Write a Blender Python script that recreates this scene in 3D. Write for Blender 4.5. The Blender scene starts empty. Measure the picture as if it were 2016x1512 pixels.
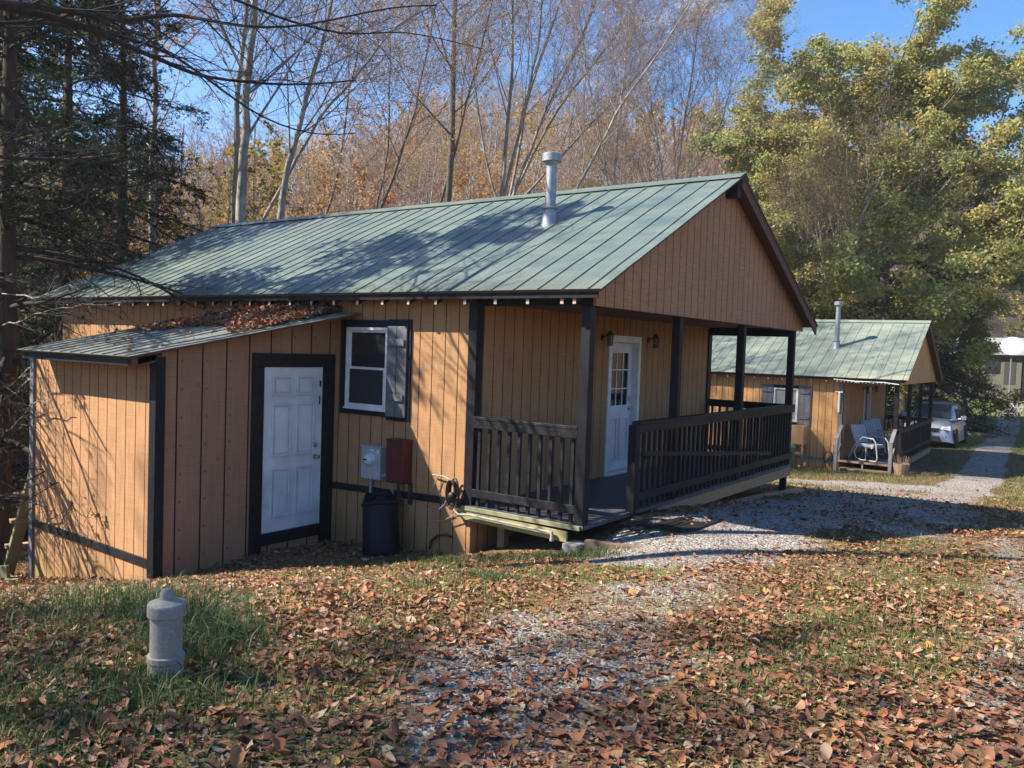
import bpy, math, random
import numpy as np
from mathutils import Vector, Matrix

# ------------------------------------------------------------------ basics
scene = bpy.context.scene
COL = scene.collection
PI = math.pi
CAM = np.array([4.373, -7.387, 1.822]); YAW, PITCH, ROLL, FPX = 0.624, -0.043, 0.035, 1615.78
def _basis():
    f = np.array([-math.sin(YAW)*math.cos(PITCH), math.cos(YAW)*math.cos(PITCH), math.sin(PITCH)])
    r = np.array([math.cos(YAW), math.sin(YAW), 0]); u = np.cross(r, f)
    return r*math.cos(ROLL)+u*math.sin(ROLL), -r*math.sin(ROLL)+u*math.cos(ROLL), f
CR, CU, CF = _basis()
def at(px, py, dist):
    """world point seen at photo pixel px, py at a horizontal distance from the camera"""
    d = CF + CR*(px-1008)/FPX - CU*(py-756)/FPX
    return CAM + d/np.linalg.norm(d[:2])*dist

# ------------------------------------------------------------------ numpy noise
def _hash(ix, iy, s):
    h = (ix*374761393 + iy*668265263 + s*1442695041) & 0xffffffff
    h = ((h ^ (h >> 13))*1274126177) & 0xffffffff
    return ((h ^ (h >> 16)) & 0xffff)/65535.0
def vnoise(x, y, s=0):
    x = np.asarray(x, float); y = np.asarray(y, float)
    ix = np.floor(x).astype(np.int64); iy = np.floor(y).astype(np.int64)
    fx = x-ix; fy = y-iy; fx = fx*fx*(3-2*fx); fy = fy*fy*(3-2*fy)
    a = _hash(ix, iy, s); b = _hash(ix+1, iy, s); c = _hash(ix, iy+1, s); d = _hash(ix+1, iy+1, s)
    return (a*(1-fx)+b*fx)*(1-fy)+(c*(1-fx)+d*fx)*fy
def fbm(x, y, s=0, o=4):
    t = 0; a = .5
    for k in range(o):
        t = t+a*vnoise(x*2**k, y*2**k, s+k); a *= .5
    return t/(1-.5**o)
def sstep(a, b, x):
    t = np.clip((x-a)/(b-a), 0, 1); return t*t*(3-2*t)

# ------------------------------------------------------------------ terrain height
_cp = np.array([(4.4,-7.4,.27),(1,-5.3,.25),(2.5,-4.8,.2),(-3.83,-2.49,-.86),(-6.7,-2.5,-1.36),(-3.83,-1.28,-.79),(-3.8,0,-.79),
 (-1.65,0,-.62),(-.06,-.1,-.30),(.36,0,-.19),(.12,1.05,-.05),(.3,3.5,-.22),(0,7,-.52),(-1.9,17.3,-1.38),(-.3,17,-1.3),(-1,26,-1.42),(-.5,12,-1.02),
 (4,3,-.12),(4,10,-.75),(5,20,-1.35),(8,-5,.45),(0,40,-1.6),(-3,70,-.7),(-.5,-1.8,-.22),(-2,-2,-.52),(-1,-3.6,-.02),(1.6,-1.5,.02),(2,.8,-.05),
 (-10,-3,-2.0),(-12,4,-2.2),(-12,12,-2.2),(-8,24,-1.9),(-20,0,-2.4),(-14,-12,-1.2),(6,-16,.6),(18,0,.8),(16,20,-.2),(12,45,-1.0),(-6,-7,-.5),(-2.5,-6.5,.1),(-30,-10,-2.5),(-25,20,-2.2),(0,-30,.6),(30,-20,1.2),(-3,7.5,-.75),(-2.5,3,-.6)])
def _tps(d): return np.where(d > 1e-9, d*d*np.log(np.maximum(d, 1e-9)), 0)
_n = len(_cp); _A = np.zeros((_n+3, _n+3))
_A[:_n, :_n] = _tps(np.linalg.norm(_cp[:, None, :2]-_cp[None, :, :2], axis=2))+np.eye(_n)*.3
_A[:_n, _n] = 1; _A[:_n, _n+1:] = _cp[:, :2]; _A[_n, :_n] = 1; _A[_n+1:, :_n] = _cp[:, :2].T
_w = np.linalg.solve(_A, np.concatenate([_cp[:, 2], np.zeros(3)]))
_az = np.array([-180,-110,-60,-40,-32,-25,-20,-12,-2,5,14,22,32,45,60,100,180.])
_el = np.array([.02,.05,.14,.13,.12,.115,.14,.175,.24,.25,.235,.22,.21,.21,.18,.05,.02])
_d0 = np.array([40,40,36,34,32,30,28,27,28,32,42,70,120,60,50,50,40.])
_d1 = np.array([150,120,100,95,92,90,90,92,95,100,125,200,310,230,160,150,150.])
def gz(x, y, micro=True):
    x = np.asarray(x, float); y = np.asarray(y, float); sh = x.shape
    xf = x.ravel(); yf = y.ravel()
    out = np.empty_like(xf)
    for i in range(0, len(xf), 20000):
        a = xf[i:i+20000]; b = yf[i:i+20000]
        rr = np.hypot(a, b); k = np.minimum(1, 68/np.maximum(rr, 1e-6)); a2 = a*k; b2 = b*k
        d = np.hypot(a2[:, None]-_cp[None, :, 0], b2[:, None]-_cp[None, :, 1])
        out[i:i+20000] = np.clip(_tps(d)@_w[:_n]+_w[_n]+_w[_n+1]*a2+_w[_n+2]*b2, -3.2, 3)
    dx = xf-CAM[0]; dy = yf-CAM[1]; R = np.hypot(dx, dy)
    az = np.degrees(np.arctan2(dx, dy))+math.degrees(YAW)
    az = (az+180) % 360-180
    el = np.interp(az, _az, _el); d0 = np.interp(az, _az, _d0); d1 = np.interp(az, _az, _d1)
    t = sstep(0, 1, (R-d0)/(d1-d0)*.93)
    hill = t*el*d1*(1+.25*(fbm(xf/22, yf/22, 7)-.5)*np.clip(t*2, 0, 1))
    out = out+hill
    if micro:
        out = out+(fbm(xf/1.3, yf/1.3, 3, 3)-.5)*.05*sstep(.6, 2, np.abs(xf+1.5)+np.abs(yf-1)*.3)
        out = out+(fbm(xf/9, yf/9, 5, 3)-.5)*.5*sstep(20, 45, R)
    return out.reshape(sh)
def g1(x, y): return float(gz(np.array([x]), np.array([y]))[0])

# gravel mask: wheel tracks, the pull-in beside the porch and the lane going away
def seg_dist(x, y, pts):
    d = np.full(np.shape(x), 1e9)
    for (ax, ay), (bx, by) in zip(pts[:-1], pts[1:]):
        vx, vy = bx-ax, by-ay
        t = np.clip(((x-ax)*vx+(y-ay)*vy)/(vx*vx+vy*vy), 0, 1)
        d = np.minimum(d, np.hypot(x-ax-t*vx, y-ay-t*vy))
    return d
def gravel(x, y):
    x = np.asarray(x, float); y = np.asarray(y, float)
    n = (fbm(x*1.1, y*1.1, 11)-.5)*1.3+(fbm(x*4, y*4, 12)-.5)*.5
    m = 0*x
    pat = (fbm(x*.8+7, y*.8, 13, 3)-.5)
    a = seg_dist(x, y, [(3.0,-6.2),(2.3,-4.6),(1.9,-3.2),(1.75,-2.0),(1.8,-.8)])
    m = np.maximum(m, sstep(1.05, .1, a+n*.45)*.62+pat*.7*(a < 1.0))
    b = seg_dist(x, y, [(1.1,.1),(1.2,2),(1.0,4.5)])
    m = np.maximum(m, sstep(1.3, .5, b+n*.6)*.95)
    c = seg_dist(x, y, [(1.7,3.5),(1.2,8.0),(.8,10.5)])
    m = np.maximum(m, (sstep(2.0, .7, c+n*.9)*.58+pat*.8*(c < 2.1)))
    m = np.maximum(m, sstep(1.35, .6, seg_dist(x, y, [(-5.5,10.6),(-2.0,11.6),(0,12.8),(1.6,13.8)])+n*.7))
    e = seg_dist(x, y, [(2.6,6),(2.0,10),(1.75,15.8),(1.54,20.6),(1.1,29.5),(-.4,55),(-3.7,110),(-9,150)])
    m = np.maximum(m, sstep(.82, .35, e+n*.3)*(.55+.4*sstep(9, 13, y)))
    k = seg_dist(x, y, [(4.4,-4.6),(4.2,-2.4),(4.0,.5),(3.6,3.5)])
    m = np.maximum(m, sstep(.5, .1, k+n*.45)*.5)
    m = np.clip(m, 0, 1)
    return m

# ------------------------------------------------------------------ object helpers
def tag(o, label=None, cat=None, group=None, kind=None):
    if label: o['label'] = label
    if cat: o['category'] = cat
    if group: o['group'] = group
    if kind: o['kind'] = kind
    return o
def empty(name, loc=(0, 0, 0), rz=0, label=None, cat=None, group=None):
    o = bpy.data.objects.new(name, None); COL.objects.link(o)
    o.location = loc; o.rotation_euler = (0, 0, rz); o.empty_display_size = .2
    return tag(o, label, cat, group)
def np_mesh(name, V, F, mats, smooth=False, mi=None):
    """V (n,3); F a list of (m,k) int arrays with k = 3 or 4"""
    me = bpy.data.meshes.new(name)
    V = np.asarray(V, np.float32)
    me.vertices.add(len(V)); me.vertices.foreach_set('co', V.ravel())
    F = [np.asarray(f, np.int32) for f in F if len(f)]
    loops = np.concatenate([f.ravel() for f in F])
    tot = np.concatenate([np.full(len(f), f.shape[1], np.int32) for f in F])
    start = np.concatenate([[0], np.cumsum(tot)[:-1]]).astype(np.int32)
    me.loops.add(len(loops)); me.loops.foreach_set('vertex_index', loops)
    me.polygons.add(len(tot)); me.polygons.foreach_set('loop_start', start)
    me.polygons.foreach_set('loop_total', tot)
    if mi is not None: me.polygons.foreach_set('material_index', np.asarray(mi, np.int32))
    if smooth: me.polygons.foreach_set('use_smooth', np.ones(len(tot), bool))
    for m in (mats if isinstance(mats, (list, tuple)) else [mats]): me.materials.append(m)
    me.update(calc_edges=True); me.validate()
    return me
def link(name, me, parent=None):
    o = bpy.data.objects.new(name, me); COL.objects.link(o)
    if parent: o.parent = parent
    return o
def copy_tree(o, parent=None):
    c = o.copy(); COL.objects.link(c); c.parent = parent
    for ch in o.children: copy_tree(ch, c)
    return c
def nrm(v):
    v = np.asarray(v, float); return v/max(1e-12, np.linalg.norm(v))

class MB:
    def __init__(s): s.v = []; s.f = []; s.m = []; s.cur = 0
    def add(s, vs, fs):
        b = len(s.v); s.v += [tuple(map(float, v)) for v in vs]
        for f in fs: s.f.append(tuple(b+i for i in f)); s.m.append(s.cur)
        return s
    def box(s, x0, x1, y0, y1, z0, z1):
        return s.add([(x0,y0,z0),(x1,y0,z0),(x1,y1,z0),(x0,y1,z0),(x0,y0,z1),(x1,y0,z1),(x1,y1,z1),(x0,y1,z1)],
                     [(0,3,2,1),(4,5,6,7),(0,1,5,4),(1,2,6,5),(2,3,7,6),(3,0,4,7)])
    def beam(s, a, b, w, h, up=(0, 0, 1), taper=1):
        a = np.array(a, float); b = np.array(b, float); d = nrm(b-a)
        sd = np.cross(d, up)
        if np.linalg.norm(sd) < 1e-4: sd = np.cross(d, (0, 1, 0))
        sd = nrm(sd); u = nrm(np.cross(sd, d)); vs = []
        for p, k in ((a, 1), (b, taper)):
            for i, j in ((-1, -1), (1, -1), (1, 1), (-1, 1)): vs.append(p+sd*i*w/2*k+u*j*h/2*k)
        return s.add(vs, [(0,1,2,3),(7,6,5,4),(0,4,5,1),(1,5,6,2),(2,6,7,3),(3,7,4,0)])
    def tube(s, pts, r, n=8, cap=True):
        pts = [np.array(p, float) for p in pts]; N = len(pts)
        rr = r if isinstance(r, (list, tuple)) else [r]*N
        base = len(s.v); ref = None; vs = []
        for i, p in enumerate(pts):
            t = nrm(pts[min(i+1, N-1)]-pts[max(i-1, 0)])
            if ref is None:
                ref = np.cross(t, (0, 0, 1))
                if np.linalg.norm(ref) < 1e-3: ref = np.cross(t, (1, 0, 0))
            ref = nrm(ref-t*(ref@t)); bi = np.cross(t, ref)
            for k in range(n):
                a = 2*PI*k/n; vs.append(p+rr[i]*(ref*math.cos(a)+bi*math.sin(a)))
        fs = [(i*n+k, i*n+(k+1) % n, (i+1)*n+(k+1) % n, (i+1)*n+k) for i in range(N-1) for k in range(n)]
        if cap: fs += [tuple(range(n))[::-1], tuple((N-1)*n+k for k in range(n))]
        return s.add(vs, fs)
    def lathe(s, prof, c=(0, 0, 0), n=24, axis=None):
        c = np.array(c, float); ax = nrm(axis) if axis is not None else np.array([0, 0, 1.])
        e1 = np.cross(ax, (0, 1, 0)) if abs(ax[1]) < .9 else np.cross(ax, (1, 0, 0)); e1 = nrm(e1); e2 = np.cross(ax, e1)
        vs = [c+ax*z+r*(e1*math.cos(2*PI*k/n)+e2*math.sin(2*PI*k/n)) for r, z in prof for k in range(n)]
        N = len(prof)
        fs = [(i*n+k, i*n+(k+1) % n, (i+1)*n+(k+1) % n, (i+1)*n+k) for i in range(N-1) for k in range(n)]
        if prof[0][0] > 1e-4: fs.append(tuple(range(n))[::-1])
        if prof[-1][0] > 1e-4: fs.append(tuple((N-1)*n+k for k in range(n)))
        return s.add(vs, fs)
    def prism(s, poly, axis, a, b):
        """poly of 2-D points extruded along axis 0/1/2 from a to b"""
        def P(p, t):
            q = list(p); q.insert(axis, t); return q
        n = len(poly); vs = [P(p, a) for p in poly]+[P(p, b) for p in poly]
        fs = [tuple(range(n))[::-1], tuple(range(n, 2*n))]+[(i, (i+1) % n, n+(i+1) % n, n+i) for i in range(n)]
        return s.add(vs, fs)
    def build(s, name, mats, parent=None, bevel=0, smooth=False, off=None, sharp=42):
        import bmesh
        me = bpy.data.meshes.new(name)
        me.from_pydata(s.v, [], s.f)
        for m in (mats if isinstance(mats, (list, tuple)) else [mats]): me.materials.append(m)
        me.polygons.foreach_set('material_index', s.m)
        bm = bmesh.new(); bm.from_mesh(me); bmesh.ops.recalc_face_normals(bm, faces=bm.faces); bm.to_mesh(me); bm.free()
        if smooth:
            me.polygons.foreach_set('use_smooth', [True]*len(me.polygons))
            try: me.set_sharp_from_angle(angle=math.radians(sharp))
            except Exception: pass
        o = link(name, me, parent)
        if off is not None: o.location = off
        if bevel:
            b = o.modifiers.new('bevel', 'BEVEL'); b.width = bevel; b.segments = 2; b.limit_method = 'ANGLE'; b.angle_limit = math.radians(40)
        return o

# ------------------------------------------------------------------ material helpers
class NT:
    def __init__(s, name, rough=.7, spec=.4):
        s.m = bpy.data.materials.new(name); s.m.use_nodes = True
        s.t = s.m.node_tree; s.t.nodes.clear()
        s.out = s.n('ShaderNodeOutputMaterial'); s.b = s.n('ShaderNodeBsdfPrincipled')
        s.l(s.b.outputs[0], s.out.inputs[0]); s.b.inputs['Roughness'].default_value = rough
        s.b.inputs['Specular IOR Level'].default_value = spec
        s.tc = s.n('ShaderNodeTexCoord')
    def n(s, t, **k):
        x = s.t.nodes.new(t)
        for a, b in k.items(): setattr(x, a, b)
        return x
    def l(s, a, b): s.t.links.new(a, b)
    def put(s, sock, v):
        if isinstance(v, bpy.types.NodeSocket): s.l(v, sock)
        elif isinstance(v, (tuple, list)) and len(v) == 3 and sock.type == 'RGBA': sock.default_value = (*v, 1)
        else: sock.default_value = v
    def map(s, scale=(1, 1, 1), src='Object', rot=(0, 0, 0), loc=(0, 0, 0)):
        m = s.n('ShaderNodeMapping'); s.l(s.tc.outputs[src], m.inputs[0])
        m.inputs['Scale'].default_value = scale; m.inputs['Rotation'].default_value = rot; m.inputs['Location'].default_value = loc
        return m.outputs[0]
    def noise(s, scale=5, detail=4, rough=.55, vec=None, dist=0):
        x = s.n('ShaderNodeTexNoise'); x.inputs['Scale'].default_value = scale; x.inputs['Detail'].default_value = detail
        x.inputs['Roughness'].default_value = rough; x.inputs['Distortion'].default_value = dist
        s.l(vec if vec is not None else s.tc.outputs['Object'], x.inputs['Vector']); return x.outputs[0]
    def vor(s, scale, vec=None, feature='F1', out=0, rand=1):
        x = s.n('ShaderNodeTexVoronoi', feature=feature); x.inputs['Scale'].default_value = scale
        x.inputs['Randomness'].default_value = rand
        s.l(vec if vec is not None else s.tc.outputs['Object'], x.inputs['Vector']); return x.outputs[out]
    def ramp(s, fac, stops, interp='LINEAR'):
        x = s.n('ShaderNodeValToRGB'); x.color_ramp.interpolation = interp; e = x.color_ramp.elements
        while len(e) > 1: e.remove(e[-1])
        for i, (p, c) in enumerate(stops):
            el = e[0] if i == 0 else e.new(p)
            el.position = p; el.color = (*c, 1) if isinstance(c, (tuple, list)) else (c, c, c, 1)
        s.l(fac, x.inputs[0]); return x.outputs[0]
    def mix(s, fac, a, b, mode='MIX'):
        x = s.n('ShaderNodeMix', data_type='RGBA', blend_type=mode)
        s.put(x.inputs[0], fac); s.put(x.inputs[6], a); s.put(x.inputs[7], b); return x.outputs[2]
    def math(s, op, a, b=0, c=0, clamp=False):
        x = s.n('ShaderNodeMath', operation=op); x.use_clamp = clamp
        s.put(x.inputs[0], a); s.put(x.inputs[1], b); s.put(x.inputs[2], c); return x.outputs[0]
    def sep(s, vec=None):
        x = s.n('ShaderNodeSeparateXYZ'); s.l(vec if vec is not None else s.tc.outputs['Object'], x.inputs[0]); return x.outputs
    def comb(s, a, b, c):
        x = s.n('ShaderNodeCombineXYZ'); s.put(x.inputs[0], a); s.put(x.inputs[1], b); s.put(x.inputs[2], c); return x.outputs[0]
    def bump(s, h, strength=.3, dist=.01, prev=None):
        x = s.n('ShaderNodeBump'); x.inputs['Strength'].default_value = strength; x.inputs['Distance'].default_value = dist
        s.l(h, x.inputs['Height'])
        if prev is not None: s.l(prev, x.inputs['Normal'])
        s.l(x.outputs[0], s.b.inputs['Normal']); return x.outputs[0]
    def col(s, c): s.put(s.b.inputs['Base Color'], c); return s
    def rnd(s):
        return s.n('ShaderNodeNewGeometry').outputs['Random Per Island']

def m_siding(name, base, dark, groove_col=(.018, .009, .006), pitch=.2, stain=(.12, .10, .035), stain_z=None, chatter=.18):
    t = NT(name, .85, .15); x, y, z = t.sep()[:3]
    u = t.math('ADD', x, y)
    fr = t.math('FRACT', t.math('DIVIDE', t.math('ADD', u, 40.03), pitch))
    d = t.math('ABSOLUTE', t.math('SUBTRACT', fr, .5))
    gm = t.ramp(d, [(.0, 1), (.022, 1), (.034, 0), (1, 0)])
    pan = t.n('ShaderNodeTexWhiteNoise', noise_dimensions='1D')
    t.l(t.math('FLOOR', t.math('DIVIDE', t.math('ADD', u, 40.03), pitch*6)), pan.inputs['W'])
    vv = t.comb(t.math('MULTIPLY', u, 1), 0, t.math('MULTIPLY', z, 1))
    mp = t.n('ShaderNodeMapping'); t.l(vv, mp.inputs[0]); mp.inputs['Scale'].default_value = (26, 1, 2.0)
    grain = t.noise(1, 6, .65, mp.outputs[0], .8)
    mp2 = t.n('ShaderNodeMapping'); t.l(vv, mp2.inputs[0]); mp2.inputs['Scale'].default_value = (3, 1, 80)
    saw = t.noise(1, 3, .6, mp2.outputs[0])
    mp3 = t.n('ShaderNodeMapping'); t.l(vv, mp3.inputs[0]); mp3.inputs['Scale'].default_value = (1.6, 1, .9)
    blot = t.noise(1.3, 5, .6, mp3.outputs[0])
    c = t.mix(t.ramp(grain, [(.35, 0), (.75, 1)]), base, dark)
    c = t.mix(t.math('MULTIPLY', t.ramp(saw, [(.42, 0), (.62, 1)]), chatter), c, dark, 'MULTIPLY')
    c = t.mix(t.math('MULTIPLY', t.ramp(blot, [(.4, 0), (.7, 1)]), .38), c, tuple(v*.55 for v in base))
    c = t.mix(t.math('MULTIPLY', pan.outputs[0], .16), c, tuple(min(1, v*1.35) for v in base))
    if stain_z is not None:
        st = t.math('ADD', t.math('MULTIPLY', t.math('SUBTRACT', stain_z, z), 1.6), t.math('MULTIPLY', t.math('SUBTRACT', blot, .5), 2.2))
        c = t.mix(t.math('MULTIPLY', t.ramp(st, [(0, 0), (1, 1)]), .6), c, stain)
    knot = t.vor(1, t.comb(t.math('MULTIPLY', u, 3.1), 0, t.math('MULTIPLY', z, 2.3)))
    c = t.mix(t.math('MULTIPLY', t.ramp(knot, [(0, 1), (.05, .8), (.09, 0)]), .45), c, tuple(v*.5 for v in dark))
    j = t.math('ABSOLUTE', t.math('SUBTRACT', t.math('FRACT', t.math('DIVIDE', t.math('ADD', u, 40.03), pitch*6)), .5))
    dj = t.ramp(j, [(0, 1), (.012, 1), (.02, 0), (1, 0)])
    nv = t.vor(1, t.comb(t.math('DIVIDE', t.math('ADD', u, 40.13), pitch), 0, t.math('MULTIPLY', z, 3.2)), rand=0)
    c = t.mix(t.math('MULTIPLY', t.ramp(nv, [(0, 1), (.035, 1), (.06, 0)]), .55), c, (.07, .04, .03))
    c = t.mix(gm, c, groove_col); t.col(c)
    h = t.math('ADD', t.math('MULTIPLY', grain, .35), t.math('MULTIPLY', saw, .3))
    h = t.math('SUBTRACT', h, t.math('MULTIPLY', gm, 2.2))
    t.bump(h, .55, .006); return t.m
def m_paint(name, c, rough=.6, wear=None, wearamt=.3, scale=9, spec=.35, stretch=(1, 1, 1), bump=.25):
    t = NT(name, rough, spec); v = t.map(stretch)
    n = t.noise(scale, 5, .6, v); n2 = t.noise(scale*6, 4, .6, v)
    cc = t.mix(t.ramp(n, [(.3, 0), (.7, 1)]), c, tuple(k*.72 for k in c))
    if wear: cc = t.mix(t.math('MULTIPLY', t.ramp(n2, [(.52, 0), (.72, 1)]), wearamt), cc, wear)
    t.col(cc); t.bump(n2, bump, .003)
    t.put(t.b.inputs['Roughness'], t.math('ADD', t.math('MULTIPLY', n, .25), rough-.12)); return t.m
def m_roof(name, base, chalk, rough=.36, dirt=(.11, .11, .07), rib=.305, offs=0.0, amt=.75):
    t = NT(name, rough, .6); x, y, z = t.sep()[:3]
    v = t.comb(t.math('MULTIPLY', x, .8), t.math('MULTIPLY', y, 2.2), 0)
    n = t.noise(1.5, 6, .6, v, .6)
    v2 = t.comb(t.math('MULTIPLY', x, 14), t.math('MULTIPLY', y, 1.2), 0); st = t.noise(1, 5, .65, v2)
    v3 = t.comb(t.math('MULTIPLY', x, 1.2), t.math('MULTIPLY', y, 60), 0); fine = t.noise(1, 3, .6, v3)
    pan = t.n('ShaderNodeTexWhiteNoise', noise_dimensions='1D')
    t.l(t.math('FLOOR', t.math('DIVIDE', t.math('ADD', x, 30.1), rib*3)), pan.inputs['W'])
    c = t.mix(t.math('MULTIPLY', t.ramp(n, [(.3, 0), (.7, 1)]), amt), base, chalk)
    c = t.mix(t.math('MULTIPLY', t.ramp(st, [(.42, 0), (.7, 1)]), .4), c, chalk)
    c = t.mix(t.math('MULTIPLY', t.ramp(fine, [(.45, 0), (.6, 1)]), .25), c, tuple(k*.6 for k in base))
    c = t.mix(t.math('MULTIPLY', pan.outputs[0], .18), c, tuple(k*.7 for k in base))
    lo = t.math('MULTIPLY', t.ramp(t.math('ADD', y, t.math('MULTIPLY', st, .5)), [(0, 1), (.45, 0)]), .5)
    c = t.mix(lo, c, dirt)
    sp = t.noise(38, 2, .5); c = t.mix(t.math('MULTIPLY', t.ramp(sp, [(.66, 0), (.7, 1)]), .6), c, dirt)
    t.col(c); t.put(t.b.inputs['Roughness'], t.math('ADD', rough-.1, t.math('MULTIPLY', n, .3)))
    t.bump(t.math('ADD', fine, st), .12, .004); return t.m
def m_metal(name, c=(.5, .52, .54), rough=.35, metallic=.85):
    t = NT(name, rough, .5); n = t.noise(14, 5, .6); t.b.inputs['Metallic'].default_value = metallic
    t.col(t.mix(t.ramp(n, [(.3, 0), (.75, 1)]), c, tuple(k*.62 for k in c)))
    t.put(t.b.inputs['Roughness'], t.math('ADD', rough-.1, t.math('MULTIPLY', n, .3))); return t.m
def m_bark(name, a, b, moss=None, sc=1.0):
    t = NT(name, .95, .1); v = t.map((14*sc, 14*sc, 2.2*sc)); n = t.noise(1, 6, .65, v, .6); n2 = t.noise(2.6*sc, 4, .6)
    c = t.mix(t.ramp(n, [(.35, 0), (.65, 1)]), a, b)
    if moss: c = t.mix(t.math('MULTIPLY', t.ramp(n2, [(.5, 0), (.64, 1)]), .65), c, moss)
    t.col(c); t.bump(n, .8, .02); return t.m
def m_leaf(name, stops, transl=.35, rough=.6, clump=.25, clump_scale=.6, clumpcol=(.05, .06, .02), edge=None):
    t = NT(name, rough, .25); r = t.rnd()
    c = t.ramp(r, stops)
    w = t.n('ShaderNodeNewGeometry').outputs['Position']
    n = t.noise(clump_scale, 4, .6, w)
    c = t.mix(t.math('MULTIPLY', t.ramp(n, [(.42, 0), (.6, 1)]), clump), c, clumpcol)
    f = t.noise(30, 3, .6, w); c = t.mix(t.math('MULTIPLY', f, .35), c, (.03, .018, .01))
    t.col(c)
    if transl:
        tr = t.n('ShaderNodeBsdfTranslucent'); t.l(c, tr.inputs[0]); mx = t.n('ShaderNodeMixShader')
        mx.inputs[0].default_value = transl; t.l(t.b.outputs[0], mx.inputs[1]); t.l(tr.outputs[0], mx.inputs[2]); t.l(mx.outputs[0], t.out.inputs[0])
    return t.m

M = {}
M['siding'] = m_siding('rough_sawn_siding', (.43, .240, .118), (.30, .160, .077), stain_z=-.45)
M['siding_gable'] = m_siding('gable_siding', (.47, .262, .145), (.37, .20, .105), pitch=.2, chatter=.35)
M['siding_shed'] = m_siding('shed_siding', (.49, .275, .14), (.33, .172, .082), stain_z=-.75, stain=(.23, .19, .05))
M['siding_far'] = m_siding('far_siding', (.68, .37, .15), (.46, .23, .09), stain_z=-.2, stain=(.25, .10, .06))
M['black'] = m_paint('black_trim_paint', (.010, .010, .014), .55, (.05, .05, .05), .3, 6, bump=.4, spec=.2, stretch=(1, 1, 1))
M['rail'] = m_paint('charcoal_rail_paint', (.016, .0155, .018), .55, (.07, .066, .062), .4, 5, bump=.4, spec=.2)
M['grey_rail'] = m_paint('weathered_sunlit_grey', (.20, .19, .19), .7, (.34, .33, .31), .4, 5)  # weathered rails; the same grey stands for sunlit trim on the shed end
M['brownroof'] = m_paint('soffit_wood', (.15, .075, .045), .8, (.10, .05, .03), .5, 3, stretch=(1, 6, 6))
M['tan'] = m_paint('tan_board_paint', (.46, .25, .13), .75, (.22, .15, .09), .6, 4, stretch=(2, 2, 10))
M['wood'] = m_paint('raw_lumber', (.36, .25, .14), .85, (.2, .15, .1), .5, 6)
M['greenwood'] = m_paint('mossy_treated_board', (.27, .26, .15), .85, (.14, .17, .07), .6, 4)
M['yellowwood'] = m_paint('algae_stained_board', (.36, .30, .13), .85, (.2, .19, .08), .6, 4)
M['endgrain'] = m_paint('pale_end_grain', (.50, .38, .28), .85, (.35, .25, .16), .4, 30)
M['white'] = m_paint('white_door_paint', (.78, .78, .80), .4, (.5, .47, .43), .18, 2.5, bump=.08)
M['vinyl'] = m_paint('white_vinyl', (.80, .79, .76), .35, (.5, .48, .43), .25, 8, bump=.08)
M['deck'] = None
M['grey_metal'] = m_paint('grey_enamel', (.42, .44, .46), .4, (.3, .28, .25), .3, 8, bump=.1)
M['galv'] = m_metal('galvanised_steel', (.34, .36, .39), .5, .6)
M['chrome'] = m_metal('brushed_nickel', (.65, .63, .60), .22, 1)
M['red'] = m_paint('oxblood_box_paint', (.10, .020, .016), .5, (.06, .018, .014), .4, 6)
M['bluedrum'] = m_paint('dark_blue_plastic', (.005, .006, .014), .5, (.03, .03, .04), .2, 10, bump=.1, spec=.2)
M['iron'] = m_paint('black_iron', (.02, .02, .02), .45, (.09, .06, .04), .3, 14)
M['rubber'] = m_paint('black_rubber', (.02, .02, .02), .7, (.08, .08, .07), .3, 14)
M['cable_grey'] = m_paint('grey_cable', (.30, .28, .26), .6)
M['cable_dark'] = m_paint('dark_cable', (.05, .035, .03), .6)
M['concrete'] = m_paint('weathered_concrete', (.36, .33, .30), .95, (.18, .17, .13), .6, 9, bump=.6)
M['pvc'] = m_paint('weathered_pipe_grey', (.31, .28, .245), .85, (.42, .395, .35), .7, 11, bump=.25)
M['roof'] = m_roof('green_metal_roof', (.060, .103, .092), (.17, .195, .165), amt=.9)
M['roof_far'] = m_roof('far_green_metal_roof', (.14, .18, .15), (.27, .285, .225), rough=.5, dirt=(.30, .31, .20))
M['roof_shed'] = m_roof('shed_metal_roof', (.13, .14, .14), (.30, .31, .29), rough=.4, amt=.7)
def _deck():
    t = NT('deck_board_paint', .55, .4); x, y, z = t.sep()[:3]
    fr = t.math('FRACT', t.math('DIVIDE', t.math('ADD', y, 20), .14)); g = t.ramp(t.math('ABSOLUTE', t.math('SUBTRACT', fr, .5)), [(0, 1), (.04, 1), (.06, 0)])
    n = t.noise(1, 5, .6, t.map((3, 30, 3))); c = t.mix(t.ramp(n, [(.3, 0), (.75, 1)]), (.035, .036, .05), (.11, .11, .125))
    t.col(t.mix(g, c, (.006, .006, .006))); t.bump(t.math('SUBTRACT', n, t.math('MULTIPLY', g, 2)), .5, .008); return t.m
M['deck'] = _deck()
def _glass(name, tint=(.012, .014, .016), rough=.04):
    t = NT(name, rough, .6); n = t.noise(2.5, 3)
    t.col(t.mix(n, tint, tuple(k*2.2 for k in tint))); t.bump(n, .04, .01); return t.m
M['glass'] = _glass('window_glass')
M['screen'] = m_paint('insect_screen', (.02, .021, .024), .5, (.05, .05, .05), .3, 60)
M['curtainglass'] = _glass('curtained_window_glass', (.16, .18, .15), .08)

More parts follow.
